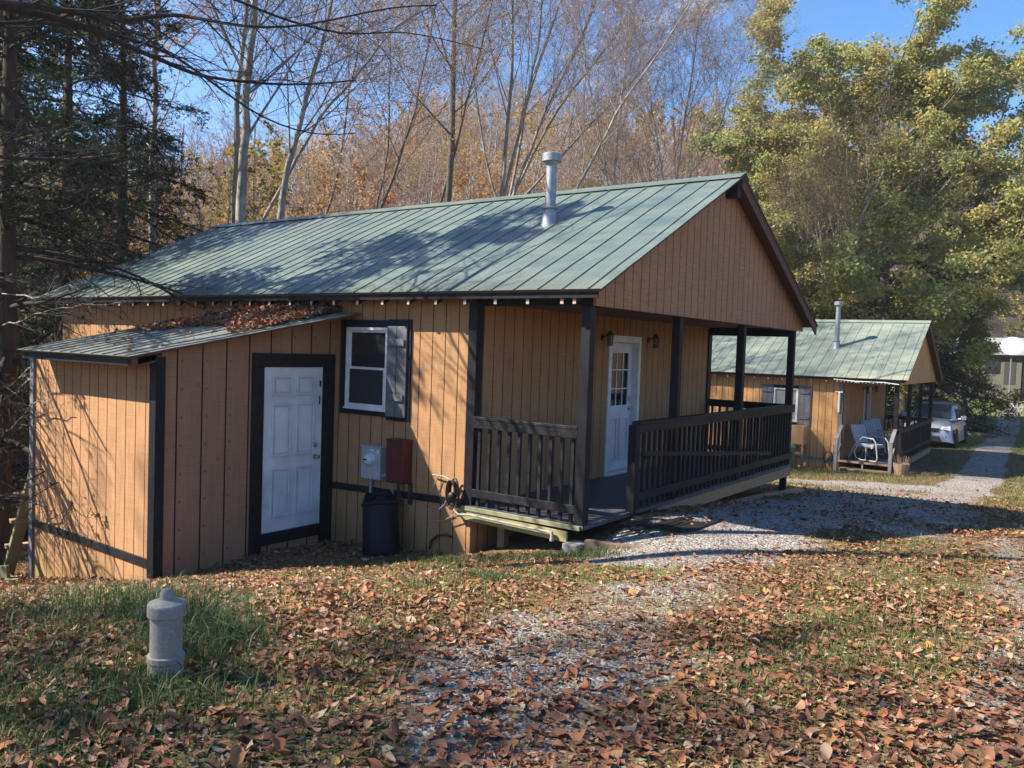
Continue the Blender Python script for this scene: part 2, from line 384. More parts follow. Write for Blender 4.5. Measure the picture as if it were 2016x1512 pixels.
# ------------------------------------------------------------------ ground material, sheets
def _ground():
    t = NT('ground_soil_litter_gravel', .95, .15)
    pos = t.n('ShaderNodeNewGeometry').outputs['Position']
    at_ = t.n('ShaderNodeAttribute'); at_.attribute_name = 'gravel'; gr = at_.outputs['Fac']
    ag = t.n('ShaderNodeAttribute'); ag.attribute_name = 'lawn'; lawn = ag.outputs['Fac']
    n1 = t.noise(.9, 6, .62, pos); n2 = t.noise(7, 5, .65, pos); n3 = t.noise(45, 3, .6, pos)
    v = t.vor(16, pos, out=1); vs = t.n('ShaderNodeSeparateColor'); t.l(v, vs.inputs[0])
    leaf = t.ramp(vs.outputs[0], [(0, (.085, .040, .024)), (.35, (.15, .072, .038)), (.6, (.22, .11, .055)), (.8, (.12, .085, .05)), (1, (.30, .17, .09))])
    soil = t.mix(n2, (.075, .052, .036), (.13, .095, .060))
    grass = t.mix(t.ramp(n3, [(.3, 0), (.7, 1)]), (.06, .09, .022), (.16, .17, .06))
    c = t.mix(t.ramp(t.math('ADD', n2, t.math('MULTIPLY', n1, .5)), [(.6, 0), (.85, 1)]), soil, leaf)
    gf = t.math('ADD', lawn, t.math('MULTIPLY', t.math('SUBTRACT', n2, .5), 1.2))
    c = t.mix(t.ramp(gf, [(.35, 0), (.75, 1)]), c, grass)
    gv = t.vor(42, pos, out=1); gs = t.n('ShaderNodeSeparateColor'); t.l(gv, gs.inputs[0])
    st = t.ramp(gs.outputs[1], [(0, (.13, .12, .115)), (.5, (.25, .232, .215)), (1, (.42, .395, .36))])
    st = t.mix(t.math('MULTIPLY', t.ramp(n1, [(.4, 0), (.65, 1)]), .45), st, (.15, .115, .085))
    gm = t.ramp(t.math('ADD', gr, t.math('MULTIPLY', t.math('SUBTRACT', n2, .5), .8)), [(.38, 0), (.6, 1)])
    c = t.mix(gm, c, st); t.col(c)
    vd = t.vor(42, pos, out=0)
    h = t.mix(gm, t.math('ADD', t.math('MULTIPLY', n3, .6), t.math('MULTIPLY', t.vor(16, pos), .8)), t.math('SUBTRACT', 1, vd))
    t.bump(h, .9, .02); return t.m
M['ground'] = _ground()
def lawn_mask(x, y):
    m = .42+0*x
    a = seg_dist(x, y, [(-2.6,-1.4),(-.6,-1.5),(.8,-1.3)]); m = np.maximum(m, .85*sstep(1.6, .3, a))
    m = np.maximum(m, .55*sstep(1.6, .4, np.hypot(x+.2, y+4.6))); m = np.maximum(m, .6*sstep(1.3, .3, seg_dist(x, y, [(-.4, -6.0), (1.0, -5.9), (1.9, -5.6)])))
    m = np.maximum(m, .35*sstep(3, 7, y)*(x > 1.5))
    m = np.maximum(m, .85*sstep(24, 30, y)*sstep(130, 90, y)*sstep(16, 10, np.abs(x-0)))
    m = np.maximum(m, .45*sstep(12, 18, y)*sstep(12, 8, np.abs(x-4)))
    R = np.hypot(x-CAM[0], y-CAM[1])
    return m*(1-.0*R)
def sheet_axis(c, fine, half, far, n_far):
    a = np.arange(-half, half+1e-6, fine)
    e = half+(far-half)*((np.arange(1, n_far+1)/n_far)**2.6)
    return np.concatenate([-e[::-1], a, e])+c
gx = sheet_axis(-.5, .11, 9, 520, 110); gy = sheet_axis(1.5, .11, 11, 520, 110)
GX, GY = np.meshgrid(gx, gy, indexing='ij'); GZ = gz(GX, GY)
def grid_faces(nx, ny):
    i, j = np.meshgrid(np.arange(nx-1), np.arange(ny-1), indexing='ij'); a = i*ny+j
    return np.stack([a, a+ny, a+ny+1, a+1], -1).reshape(-1, 4)
GF = grid_faces(*GX.shape); GV = np.stack([GX, GY, GZ], -1).reshape(-1, 3)
gmask = gravel(GX, GY).ravel(); lmask = lawn_mask(GX, GY).ravel()
def attr(me, name, val):
    a = me.attributes.new(name, 'FLOAT', 'POINT'); a.data.foreach_set('value', np.asarray(val, np.float32))
me = np_mesh('ground', GV, [GF], M['ground'], smooth=True); attr(me, 'gravel', gmask*0); attr(me, 'lawn', lmask)
ground = tag(link('ground', me), 'leaf strewn grassy yard sloping down to the shed, wooded hillside beyond', kind='structure')
sel = GF[(gmask[GF] > .22).any(axis=1)]
used, inv = np.unique(sel.ravel(), return_inverse=True)
gv = GV[used].copy(); gv[:, 2] += .006
me = np_mesh('gravel_drive', gv, [inv.reshape(-1, 4)], M['ground'], smooth=True); attr(me, 'gravel', gmask[used]); attr(me, 'lawn', lmask[used])
tag(link('gravel_drive', me), 'grey gravel driveway and lane running past both cabins', kind='structure')

# ------------------------------------------------------------------ cabin
W, G, EV, ZE, ZR, L, D, H = 6.88, .317, .30, 2.44, 4.259, 11.24, 1.47, 2.29
SL = (ZR-ZE)/(W/2+EV)
def zroof(y): return ZE+SL*(EV+min(y, W-y))
def ribbed_slope(x0, x1, ya, za, yb, zb, rib=.305, hr=.013, th=.006, phase=0.):
    """one roof slope of ribbed metal from eave (ya, za) to ridge (yb, zb)"""
    prof = []; n = int((x1-x0)/rib)
    xs = [x0]; hs = [0]
    k = math.ceil((x0-phase)/rib)
    while phase+k*rib < x1-.03:
        c = phase+k*rib
        if c-.03 > x0:
            xs += [c-.014, c-.008, c+.008, c+.014]; hs += [0, hr, hr, 0]
            for q in (.1, .2):
                if c+q+.01 < x1: xs += [c+q-.008, c+q, c+q+.008]; hs += [0, hr*.16, 0]
        k += 1
    xs.append(x1); hs.append(0)
    nn = nrm(np.cross((1, 0, 0), (0, yb-ya, zb-za)));
    if nn[2] < 0: nn = -nn
    m = MB(); vs = []; N = len(xs)
    ns = 6
    for s in range(ns+1):
        t = s/ns; w = .004*math.sin(s*2.1)*(0 < s < ns)
        for x, h in zip(xs, hs): vs.append(np.array((x, ya+(yb-ya)*t, za+(zb-za)*t))+nn*(h+th+w))
    fs = [(s*N+i, s*N+i+1, (s+1)*N+i+1, (s+1)*N+i) for s in range(ns) for i in range(N-1)]
    b = len(vs)
    for s in (0, ns):
        t = s/ns
        for x in (x0, x1): vs.append(np.array((x, ya+(yb-ya)*t, za+(zb-za)*t)))
    fs.append((b, b+1, b+3, b+2))
    fs += [(0, *range(1, N), b+1, b)] if False else []
    # closed edges
    base = len(vs)
    for i in range(N): vs.append(np.array((xs[i], ya, za)))
    fs += [(i, base+i, base+i+1, i+1) for i in range(N-1)]
    fs += [(0, ns*N, b+2, b), (N-1, b+1, b+3, ns*N+N-1)]
    m.add(vs, fs); return m

def wall_y(m, x0, x1, y0, y1, z0, z1, holes=()):
    """box wall along x, with rectangular holes (xa, xb, za, zb)"""
    xs = x0
    for xa, xb, za, zb in sorted(holes):
        m.box(xs, xa, y0, y1, z0, z1); m.box(xa, xb, y0, y1, z0, za); m.box(xa, xb, y0, y1, zb, z1); xs = xb
    m.box(xs, x1, y0, y1, z0, z1); return m
def wall_x(m, x0, x1, y0, y1, z0, z1, holes=()):
    ys = y0
    for ya, yb, za, zb in sorted(holes):
        m.box(x0, x1, ys, ya, z0, z1)
        if za > z0+1e-6: m.box(x0, x1, ya, yb, z0, za)
        m.box(x0, x1, ya, yb, zb, z1); ys = yb
    m.box(x0, x1, ys, y1, z0, z1); return m

def panel_door(root, xf, y0, y1, z0, h, kind, knob_y, face=1, mat=None):
    """a door leaf in a plane x = xf facing +x, with raised panels or lites"""
    mat = mat or M['white']
    m = MB(); m.box(xf-.045, xf, y0, y1, z0, z0+h)
    w = y1-y0; c = (y0+y1)/2
    def raised(ya, yb, za, zb):
        # moulding frame and a raised field
        m.box(xf+.0005, xf+.022, ya, yb, za, za+.018); m.box(xf+.0005, xf+.022, ya, yb, zb-.018, zb)
        m.box(xf+.0005, xf+.022, ya, ya+.018, za+.018, zb-.018); m.box(xf+.0005, xf+.022, yb-.018, yb, za+.018, zb-.018)
        m.box(xf+.0005, xf+.016, ya+.042, yb-.042, za+.042, zb-.042)
    cols = ((c-.36*w+.0, c-.05*w), (c+.05*w, c+.36*w))
    if kind == 'six':
        for ya, yb in cols:
            raised(ya, yb, z0+.18, z0+.78); raised(ya, yb, z0+.93, z0+1.58); raised(ya, yb, z0+1.68, z0+1.92)
    else:
        for ya, yb in cols: raised(ya, yb, z0+.16, z0+.80)
    d = m.build('door', mat, root, bevel=.003)
    if kind != 'six':
        g = MB(); g.box(xf+.002, xf+.004, y0+.15, y1-.15, z0+.98, z0+h-.14); g.build('pane', M['glass'], d)
        f = MB(); a, b, e, q = y0+.13, y1-.13, z0+.96, z0+h-.12
        f.box(xf, xf+.02, a, b, e, e+.03); f.box(xf, xf+.02, a, b, q-.03, q); f.box(xf, xf+.02, a, a+.03, e+.03, q-.03); f.box(xf, xf+.02, b-.03, b, e+.03, q-.03)
        for k in (1, 2):
            yy = a+(b-a)*k/3; f.box(xf+.003, xf+.015, yy-.01, yy+.01, e+.03, q-.03)
            zz = e+(q-e)*k/3; f.box(xf+.003, xf+.016, a+.03, b-.03, zz-.01, zz+.01)
        f.build('glazing_frame', mat, d, bevel=.002)
    k = MB(); zk = z0+(.88 if kind == 'six' else .93)
    k.lathe([(.032, 0), (.032, .008), (.012, .012), (.012, .04), (.026, .05), (.030, .068), (.022, .082), (.0001, .086)], (xf, knob_y, zk), 16, (1, 0, 0)); k.build('door_knob', M['chrome'], d, smooth=True)
    k = MB(); k.lathe([(.032, 0), (.032, .012), (.026, .02), (.0001, .022)], (xf, knob_y, zk+.15), 16, (1, 0, 0)); k.box(xf+.021, xf+.032, knob_y-.004, knob_y+.004, zk+.135, zk+.165); k.build('deadbolt', M['chrome'], d, smooth=True)
    return d

def sash_window(root, x0, x1, z0, z1, shutters, curtain=False):
    """double-hung window in the wall plane y = 0 facing -y"""
    w = MB(); t = .035
    for a, b, c_, d_ in ((x0, x1, z0, z0+t), (x0, x1, z1-t, z1), (x0, x0+t, z0+t, z1-t), (x1-t, x1, z0+t, z1-t)):
        w.box(a, b, -.03, .05, c_, d_)
    w.box(x0-.01, x1+.01, -.045, -.0301, z0-.012, z0+.012)
    win = w.build('window', M['vinyl'], root, bevel=.003)
    mid = (z0+z1)/2-.0
    for nm, za, zb, yy in (('upper_sash', mid-.015, z1-t, .012), ('lower_sash', z0+t, mid+.015, -.012)):
        s = MB(); q = .03; a, b = x0+t, x1-t
        s.box(a, b, yy-.012, yy+.012, za, za+q); s.box(a, b, yy-.012, yy+.012, zb-q, zb); s.box(a, a+q, yy-.012, yy+.012, za+q, zb-q); s.box(b-q, b, yy-.012, yy+.012, za+q, zb-q)
        so = s.build(nm, M['vinyl'], win, bevel=.002)
        g = MB(); g.box(a+q, b-q, yy-.001, yy+.002, za+q, zb-q); g.build('pane', M['curtainglass'] if curtain else (M['glass'] if nm[0] == 'u' else M['screen']), win)
    m = MB(); T = .105
    m.box(x0-T, x1+.002, -.022, 0, z1+.003, z1+T*.9); m.box(x0-T, x1+.002, -.022, 0, z0-T*.75, z0-.004); m.box(x0-T, x0-.003, -.022, 0, z0-.004, z1+.003)
    m.build('window_trim', M['black'], win, bevel=.003)
    for sx0, sx1, mt in shutters:
        far_ = curtain; s = MB(); zz0, zz1 = (z0-.095, z1+.1) if far_ else (z0-.06, z1+.02); sx1 = sx1 if far_ else sx1-.05; n = 2 if (sx1-sx0) < .55 else 4; bw = (sx1-sx0)/n
        for i in range(n): s.box(sx0+i*bw+.005, sx0+(i+1)*bw-.005, -.045, -.022, zz0, zz1)
        s.box(sx0+.03, sx1-.03, -.07, -.0451, zz1-.24, zz1-.16); s.box(sx0+.03, sx1-.03, -.07, -.0451, zz0+.2, zz0+.28)
        s.box(sx0+.01, sx1-.01, -.022, 0, zz0+.01, zz1-.01) if far_ else None
        if not far_:
            b_ = MB(); b_.box(sx0-.001, sx1+.05, -.0225, 0, z0-.11, z1+.105); b_.build('shutter_backboard', M['black'], win, bevel=.003)
        s.build('shutter', mt, win, bevel=.003)
    return win

def railing(root, name, a, b, ztop, zbot, n, mat, outward, handed=True, bstart=0, z_low=.015):
    """railing from a to b (2-D points): cap, face boards, balusters behind them"""
    r = empty(name, (0, 0, 0)); r.parent = root
    a = np.array(a, float); b = np.array(b, float); d = nrm(b-a); o = np.array(outward, float)
    def P(p, z): return (p[0], p[1], z)
    m = MB(); m.beam(P(a, ztop-.019), P(b, ztop-.019), .115, .038); m.build('cap_rail', mat, r, bevel=.005)
    m = MB(); q = o*.034; m.beam(P(a+q, ztop-.085), P(b+q, ztop-.085), .036, .09); m.build('top_rail', mat, r, bevel=.004)
    m = MB(); m.beam(P(a+q, zbot), P(b+q, zbot), .036, .09); m.build('bottom_rail', mat, r, bevel=.004)
    for i in range(n):
        t = (i+.5)/n; p = a+(b-a)*t-o*.003; rr = random.uniform(-.004, .004)
        m = MB(); m.beam(P(p+d*rr, z_low), P(p, ztop-.04), .036, .036, up=(d[0], d[1], 0)); m.build('baluster', mat, r)
    return r

def lantern(root, x, y, z):
    m = MB(); m.lathe([(.05, 0), (.05, .012), (.02, .02)], (x, y, z), 12, (1, 0, 0))
    m.tube([(x+.01, y, z), (x+.06, y, z+.02), (x+.10, y, z+.07), (x+.12, y, z+.09), (x+.13, y, z+.07)], .009, 6)
    l = m.build('wall_lantern', M['iron'], root, smooth=True)
    c = (x+.13, y, z)
    m = MB(); m.lathe([(.0001, .11), (.012, .105), (.012, .085), (.02, .08), (.055, .045), (.058, .03), (.05, .028), (.0001, .028)], c, 6)
    for k in range(6):
        a = PI/3*k; m.tube([(c[0]+.048*math.cos(a), c[1]+.048*math.sin(a), c[2]+.03), (c[0]+.036*math.cos(a), c[1]+.036*math.sin(a), c[2]-.11)], .005, 5)
    m.lathe([(.042, -.12), (.042, -.105), (.0001, -.10)], c, 6); m.build('lantern_cage', M['iron'], l)
    m = MB(); m.lathe([(.043, .028), (.032, -.105)], c, 6); m.build('lantern_glass', M['lampglass'], l)
M['lampglass'] = _glass('lantern_glass', (.10, .09, .07), .1)

def make_cabin(root, far=False):
    S = M['siding_far'] if far else M['siding']; SG = M['siding_far'] if far else M['siding_gable']; RF = M['roof_far'] if far else M['roof']
    RM = M['rail']
    zb = -1.2 if not far else -.75
    if far: win = (-3.48, -2.74, 1.02, 2.03)
    else: win = (-3.59, -2.851, .99, 2.027)
    wall_y(MB(), -L, -D, .0, .09, zb-.6, 2.40, [win]).build('side_wall', S, root)
    m = MB(); m.box(win[0]-.05, win[1]+.05, .28, .30, win[2]-.05, win[3]+.05); m.build('room_dark_panel', M['interior'], root)  # dark painted panel stands in for the unlit room behind the pane
    m = MB(); m.box(-L, -D, W-.09, W, zb-1, 2.40); m.build('side_wall', S, root)
    m = MB(); m.prism([(.0905, zb-1), (W-.0905, zb-1), (W-.0905, zroof(.09)-.07), (W/2, ZR-.1), (.0905, zroof(.09)-.07)], 0, -L, -L+.09); m.build('rear_wall', S, root)
    dy0, dy1 = (3.10, 4.10)
    wall_x(MB(), -D-.09, -D, .0905, W-.0905, 0.002, 2.40, [(dy0+.05, dy1-.05, .002, 2.03)]).build('porch_wall', S if not far else M['siding_far_plain'], root)
    m = MB(); m.box(-D-.09, -D, .0905, W-.0905, zb-1, -.05); m.build('crawlspace_wall', S, root)
    # gable
    m = MB(); y0, y1 = -.03, W+.42; z0 = H+.005
    m.prism([(y0, z0), (y1-.16, z0), (y1-.16, zroof(W+.2)-.045), (W/2, ZR-.075), (y0, zroof(y0)-.045)], 0, .07, .095)
    m.build('gable_siding', SG, root)
    # roof slopes
    x0, x1 = -L-.3, G
    ribbed_slope(x0, x1, -EV, ZE, W/2, ZR, phase=.17).build('roof', RF, root)
    ribbed_slope(x0, x1, W+EV+.1, ZE-.1*SL, W/2, ZR, phase=.17).build('roof', RF, root)
    m = MB(); k = 12; pts = []
    for s in (-1, 1): m.prism([(W/2, ZR+.040), (W/2+s*.17, ZR+.040-.17*SL), (W/2+s*.17, ZR+.030-.17*SL), (W/2, ZR+.028)], 0, x0-.01, x1+.01)
    m.build('ridge_cap', RF, root)
    m = MB(); nn = .018
    for s in (0, 1):
        ya = -EV+.02 if s == 0 else W+EV+.08
        za = zroof(ya) if s == 0 else ZE-.08*SL
        m.prism([(ya, za-.004), (W/2, ZR-.004), (W/2, ZR-.03), (ya, za-.03)], 0, x0+.02, x1-.02)
    m.build('roof_sheathing', M['brownroof'], root)
    # rake boards
    m = MB()
    m.prism([(W+EV+.08, ZE-.031-.08*SL), (W/2, ZR-.031), (W/2, ZR-.16), (W+EV+.08, ZE-.16-.08*SL)], 0, G-.05, G-.022)
    m.build('rake_board', M['brownroof'], root, bevel=.003)
    m = MB(); m.box(.096, G-.055, W/2-.10, W/2+.04, ZR-.30, ZR-.075); m.build('ridge_beam', M['black'], root, bevel=.004)
    # rafters
    xs = [-.03]+[-.18-.4286*i for i in range(26)]
    for x in xs:
        if x < -L: continue
        m = MB(); ya, yb = -.235, -.002
        m.cur = 0; zA, zB = zroof(ya)-.034, zroof(yb)-.034
        m.prism([(ya, zA), (yb, zB), (yb, zB-.125), (ya, zA-.14)], 0, x-.02, x+.02)
        m.cur = 1; m.box(x-.019, x+.019, ya-.004, ya-.0005, zA-.138, zA-.085)
        m.build('rafter_tail', [M['black'], M['endgrain']], root)
    m = MB(); m.box(-L-.25, G-.06, -.262, -.240, 2.358, 2.428); m.build('eave_shadow_board', M['black'], root)  # roof edge board coloured black to give the shadow band above the tails
    m = MB(); m.box(-D-.05, .066, -.012, .06, 2.295, 2.41); m.build('porch_beam', M['black'], root, bevel=.003)
    m = MB(); m.box(-D, .066, W-.08, W, 2.19, 2.41); m.box(-.04, .066, .062, W-.082, 2.29, 2.41); m.build('porch_beam', M['black'], root, bevel=.003)
    m = MB(); m.box(-D+.001, -.042, .062, W-.082, 2.33, 2.35); m.build('porch_ceiling', M['brownroof'], root)
    # trims
    TR = M['black']
    m = MB(); m.box(-D-.10, -D+.025, -.025, -.0005, -.02, 2.40); m.build('corner_trim', M['grey_rail'] if far else TR, root, bevel=.003)
    m = MB(); m.box(-D+.0005, -D+.025, .0, .10, .003, 2.30); m.build('corner_trim', TR, root, bevel=.003)
    m = MB(); m.box(-D+.0005, -D+.025, W-.12, W+.02, .003, 2.30); m.build('corner_trim', TR, root, bevel=.003)
    m = MB(); m.beam((-3.82 if not far else -L, -.012, -.055 if not far else -.03), (-D-.09, -.012, .015 if not far else -.03), .024, .085); m.build('base_band', TR if not far else M['grey_rail'], root, bevel=.003)
    m = MB(); m.box(-L-.02, -L+.1, -.022, -.0005, zb-.3, 2.38); m.build('corner_trim', TR, root, bevel=.003)
    # windows
    if not far: sash_window(root, *win, [(win[1]+.004, -2.46, M['shutter'])])
    else: sash_window(root, *win, [(-3.86, win[0]-.01, M['shutter']), (win[1]+.01, -2.36, M['shutter'])], curtain=True)
    # door frame
    m = MB(); F = M['vinyl']
    m.box(-D, -D+.02, dy0, dy0+.075, .003, 2.07); m.box(-D, -D+.02, dy1-.075, dy1, .003, 2.07); m.box(-D, -D+.02, dy0+.075, dy1-.075, 1.995, 2.07)
    m.box(-D-.14, -D+.003, dy0+.051, dy0+.075, .003, 1.995); m.box(-D-.14, -D+.003, dy1-.075, dy1-.051, .003, 1.995); m.box(-D-.14, -D+.003, dy0+.075, dy1-.075, 1.97, 1.995)
    m.box(-D-.14, -D+.05, dy0+.03, dy1-.03, .0025, .03)
    m.build('door_frame', F, root, bevel=.003)
    panel_door(root, -D-.085, dy0+.08, dy1-.08, .035, 1.93, 'lites' if not far else 'six', dy1-.16, mat=(M['white'] if not far else M['reddoor']))
    lantern(root, -D, 2.90, 2.03); lantern(root, -D, 4.36, 2.03)
    # deck
    m = MB(); m.box(-D-.06, .07, -.06, W+.04, -.045, 0); m.build('porch_deck', M['deck'], root, bevel=.004)
    if not far:
        m = MB(); m.box(-D-.08, .04, -.085, -.0605, -.052, -.003); m.build('deck_edge_board', M['greenwood'], root, bevel=.004)
        m = MB(); m.beam((-1.62, -.055, -.105), (-.12, -.055, -.14), .03, .115); m.build('rim_joist', M['yellowwood'], root, bevel=.004)
        m = MB(); m.beam((.055, 1.7, -.12), (.055, W+.04, -.125), .03, .15); m.build('skirt_board', M['tan'], root, bevel=.004)
        m = MB(); m.box(-.10, 0, 6.86, 6.96, -.75, -.12); m.build('deck_leg', M['black'], root, bevel=.004); m = MB(); m.box(-.1, 0, 3.3, 3.4, -.6, -.05); m.build('deck_leg', M['black'], root, bevel=.004)
        m = MB(); m.box(-1.3, -1.2, .3, .4, -.9, -.046); m.build('deck_leg', M['wood'], root); m = MB(); m.box(-.5, -.4, 1, 1.1, -.6, -.046); m.build('deck_leg', M['wood'], root)
    else:
        m = MB(); m.beam((.055, .2, -.13), (.055, W+.04, -.13), .03, .16); m.build('skirt_board', M['wood'], root, bevel=.004)
        for yy in (6.86, 3.3): m = MB(); m.box(-.10, 0, yy, yy+.1, -.75, -.05); m.build('deck_leg', M['black'], root)
        m = MB(); m.box(-D-.02, .0, -.085, -.0605, -.06, -.0); m.build('deck_edge_board', M['wood'], root, bevel=.004)
    # posts
    for i, py in enumerate((.0, 2.16, 4.40, 6.80)):
        m = MB(); m.box(-.045, .065, py-.02 if i else -.058, py+.08 if i else .052, (.002 if i else -.04) if not far else .002, 2.292); m.build('porch_post', TR, root, bevel=.005)
    if not far:
        random.seed(4)
        railing(root, 'side_railing', (-D+.03, .0), (-.05, .0), 1.034, .155, 10, RM, (0, -1))
        railing(root, 'far_railing', (-D+.03, W-.02), (-.05, W-.02), 1.034, .155, 10, RM, (0, 1))
        m = MB(); m.box(.0, .10, 1.0, 1.09, -.04, 1.0); m.build('newel_post', M['black'], root, bevel=.005)
        railing(root, 'front_railing', (.045, 1.095), (.045, W+.03), 1.034, .16, 40, RM, (1, 0))
        m = MB(); m.beam((.125, 1.12, .67), (.125, 5.63, .30), .04, .055); m.box(.099, .13, 1.2, 1.24, .60, .66); m.box(.075, .13, 5.5, 5.54, .24, .30); m.build('handrail', M['rail'], root, bevel=.006)
    else:
        railing(root, 'far_railing', (-D+.03, W-.02), (-.05, W-.02), 1.0, .155, 8, RM, (0, 1))
        railing(root, 'front_railing', (.045, .12), (.045, W+.03), 1.0, .25, 44, RM, (1, 0))
        # steps on the near side between two raked hand rails
        s = MB(); s.box(-D+.1, -.02, -.42, -.09, -.24, -.19); s.box(-D+.1, -D+.14, -.4, -.1, -.5, -.24); s.box(-.1, -.06, -.4, -.1, -.5, -.24); s.box(-.8, -.76, -.2, -.16, -.5, -.06)
        s.build('step', M['wood'], root, bevel=.004)
        for xx in (-D+.03, .02):
            s = MB(); s.box(xx-.045, xx+.045, -.62, -.53, -.6, .66); s.beam((xx, -.60, .66), (xx, -.02, 1.02), .10, .045)
            s.beam((xx, -.58, .1), (xx, -.02, .45), .04, .09)
            s.build('stair_rail', M['grey_rail'], root, bevel=.005)
        s = MB(); s.tube([(-D-.2, -.29, 2.38), (-D+.4, -.30, 2.345), (-.3, -.30, 2.35), (.1, -.31, 2.31)], .014, 6)
        for i in range(16): s.tube([(-D-.1+i*.1, -.30, 2.35), (-D-.1+i*.1, -.30, 2.30)], .008, 5)
        s.tube([(-D-.07, -.06, 2.0), (-D-.07, -.05, 1.4)], .03, 6); s.box(-D-.20, -D+.02, -.07, -.03, 1.99, 2.015)
        s.build('light_string', M['vinyl'], root)
    # flue
    c = (-1.81, 1.94) if not far else (-2.06, 1.55); zr_ = zroof(c[1])
    hh = .88 if not far else 1.38
    m = MB(); m.lathe([(.072, -.1), (.072, hh-.06)], (c[0], c[1], zr_), 24)
    fl = m.build('flue_pipe', M['galv'], root, smooth=True)
    m = MB(); m.lathe([(.135, -.09), (.12, -.02), (.085, .17), (.083, .19), (.11, .195), (.112, .215), (.078, .225)], (c[0], c[1], zr_), 24); m.box(c[0]-.17, c[0]+.17, c[1]-.01, c[1]+.01, zr_, zr_+.0005); m.build('roof_flashing', M['galv'], fl, smooth=True)
    m = MB(); m.lathe([(.076, hh-.10), (.10, hh-.06), (.131, hh-.055), (.131, hh+.045), (.12, hh+.055), (.05, hh+.062), (.0001, hh+.064)], (c[0], c[1], zr_), 28); m.build('flue_cap', M['galv'], fl, smooth=True)

M['interior'] = m_paint('room_dark_paint', (.03, .028, .025), .9)
M['shutter'] = m_paint('shutter_charcoal', (.13, .135, .145), .55, (.26, .26, .26), .4, 5)
M['reddoor'] = m_paint('brown_red_door', (.20, .06, .04), .5)
M['siding_far_plain'] = m_siding('far_porch_siding', (.46, .25, .12), (.33, .17, .08), groove_col=(.16, .08, .04), pitch=.2)

cabin = empty('cabin', (0, 0, 0), 0, 'brown board cabin with ribbed green metal roof and black porch railing in the foreground', 'cabin', 'rental cabins along the lane')
make_cabin(cabin)
# meter box, breaker box: fixed to the near wall
m = MB(); m.box(-3.17, -2.84, -.11, -.001, .13, .53); m.box(-3.185, -2.825, -.125, -.001, .5301, .545); mb = m.build('meter_box', M['grey_metal'], cabin, bevel=.006)
m = MB(); m.lathe([(.085, 0), (.085, .02), (.075, .022), (.075, .05), (.06, .085), (.03, .10), (.0001, .102)], (-3.0, -.11, .38), 24, (0, -1, 0)); m.build('meter_dome', M['meterglass'] if 'meterglass' in M else _glass('meter_dome_glass', (.35, .34, .33), .15), mb, smooth=True)
m = MB(); m.box(-3.035, -2.965, -.213, -.208, .375, .395); m.build('meter_display', M['iron'], mb)
m = MB(); m.box(-3.03, -2.95, -.113, -.1102, .485, .505); m.box(-2.90, -2.865, -.113, -.1102, .465, .505); m.build('meter_sticker', M['vinyl'], mb)
m = MB(); m.tube([(-3.05, -.05, .13), (-3.05, -.05, -.06)], .02, 8); m.tube([(-2.84, -.06, .19), (-2.75, -.06, .19), (-2.70, -.05, .19)], .03, 10); m.build('conduit', M['galv'], mb, smooth=True)
m = MB(); m.box(-2.68, -2.40, -.17, -.001, .14, .66); m.box(-2.69, -2.39, -.185, -.001, .6601, .672); rb = m.build('breaker_box', M['red'], cabin, bevel=.006)
m = MB(); m.box(-2.43, -2.38, -.03, -.001, -.12, .14); m.tube([(-2.55, -.08, .14), (-2.55, -.07, .0), (-2.48, -.06, -.12)], .018, 7); m.build('conduit', M['cable_dark'], rb)
m = MB(); m.tube([(-2.66, -.1, .14), (-2.65, -.12, .06), (-2.58, -.1, -.03), (-2.50, -.05, -.09)], .006, 5); m.tube([(-2.64, -.1, .14), (-2.62, -.11, .05), (-2.56, -.09, -.03), (-2.49, -.04, -.09)], .006, 5); m.build('ground_wire', M['cable_grey'], rb)

c2 = empty('cabin', (-.39, 18.035, -1.121), .024, 'second brown cabin with pale green roof farther down the lane', 'cabin', 'rental cabins along the lane')
make_cabin(c2, True)

# ------------------------------------------------------------------ lean-to shed
SX0, SX1, SY = -6.66, -3.83, -2.49
shed = empty('lean_to_shed', (SX1, SY, -.86), 0, 'lean-to shed with white door built against the foreground cabin', 'shed')
sh = Vector((-SX1, -SY, .86))
class SMB(MB):
    def build(s, *a, **k):
        o = MB.build(s, *a, **k); return o
def sb(m, name, mat, parent=shed, **k):
    o = m.build(name, mat, parent, **k)
    if parent is shed: o.location = sh
    return o
zsr = lambda y: 1.60+(.215)*(y+2.8)      # underside of shed roof
m = MB(); m.prism([(SX0, -1.9), (SX1, -1.5), (SX1, zsr(SY)-.05), (SX0, zsr(SY)-.05)], 1, SY, SY+.05); sb(m, 'facade_wall', M['siding_shed'])
m = MB(); dz0 = -.535; ya, yb = -1.116, -.212
m.prism([(SY+.0505, -1.6), (ya-.06, -1.5), (ya-.06, zsr(ya)-.03), (SY+.0505, zsr(SY+.05)-.03)], 0, SX1-.05, SX1)
m.prism([(ya-.06, -1.5), (yb+.06, -1.4), (yb+.06, dz0-.05), (ya-.06, dz0-.05)], 0, SX1-.05, SX1)
m.prism([(ya-.06, dz0+2.05), (yb+.06, dz0+2.05), (yb+.06, zsr(yb)-.03), (ya-.06, zsr(ya)-.03)], 0, SX1-.05, SX1)
m.prism([(yb+.06, -1.4), (-.001, -1.4), (-.001, zsr(0)-.03), (yb+.06, zsr(yb)-.03)], 0, SX1-.05, SX1)
sb(m, 'door_wall', M['siding_shed_door'] if 'siding_shed_door' in M else m_siding('shed_door_wall_siding', (.39, .216, .130), (.31, .165, .095), pitch=.31, stain_z=-.9))
m = MB(); m.prism([(SY+.0505, -2), (-.001, -2), (-.001, zsr(0)-.03), (SY+.0505, zsr(SY)-.03)], 0, SX0, SX0+.05); sb(m, 'end_wall', M['siding_shed'])
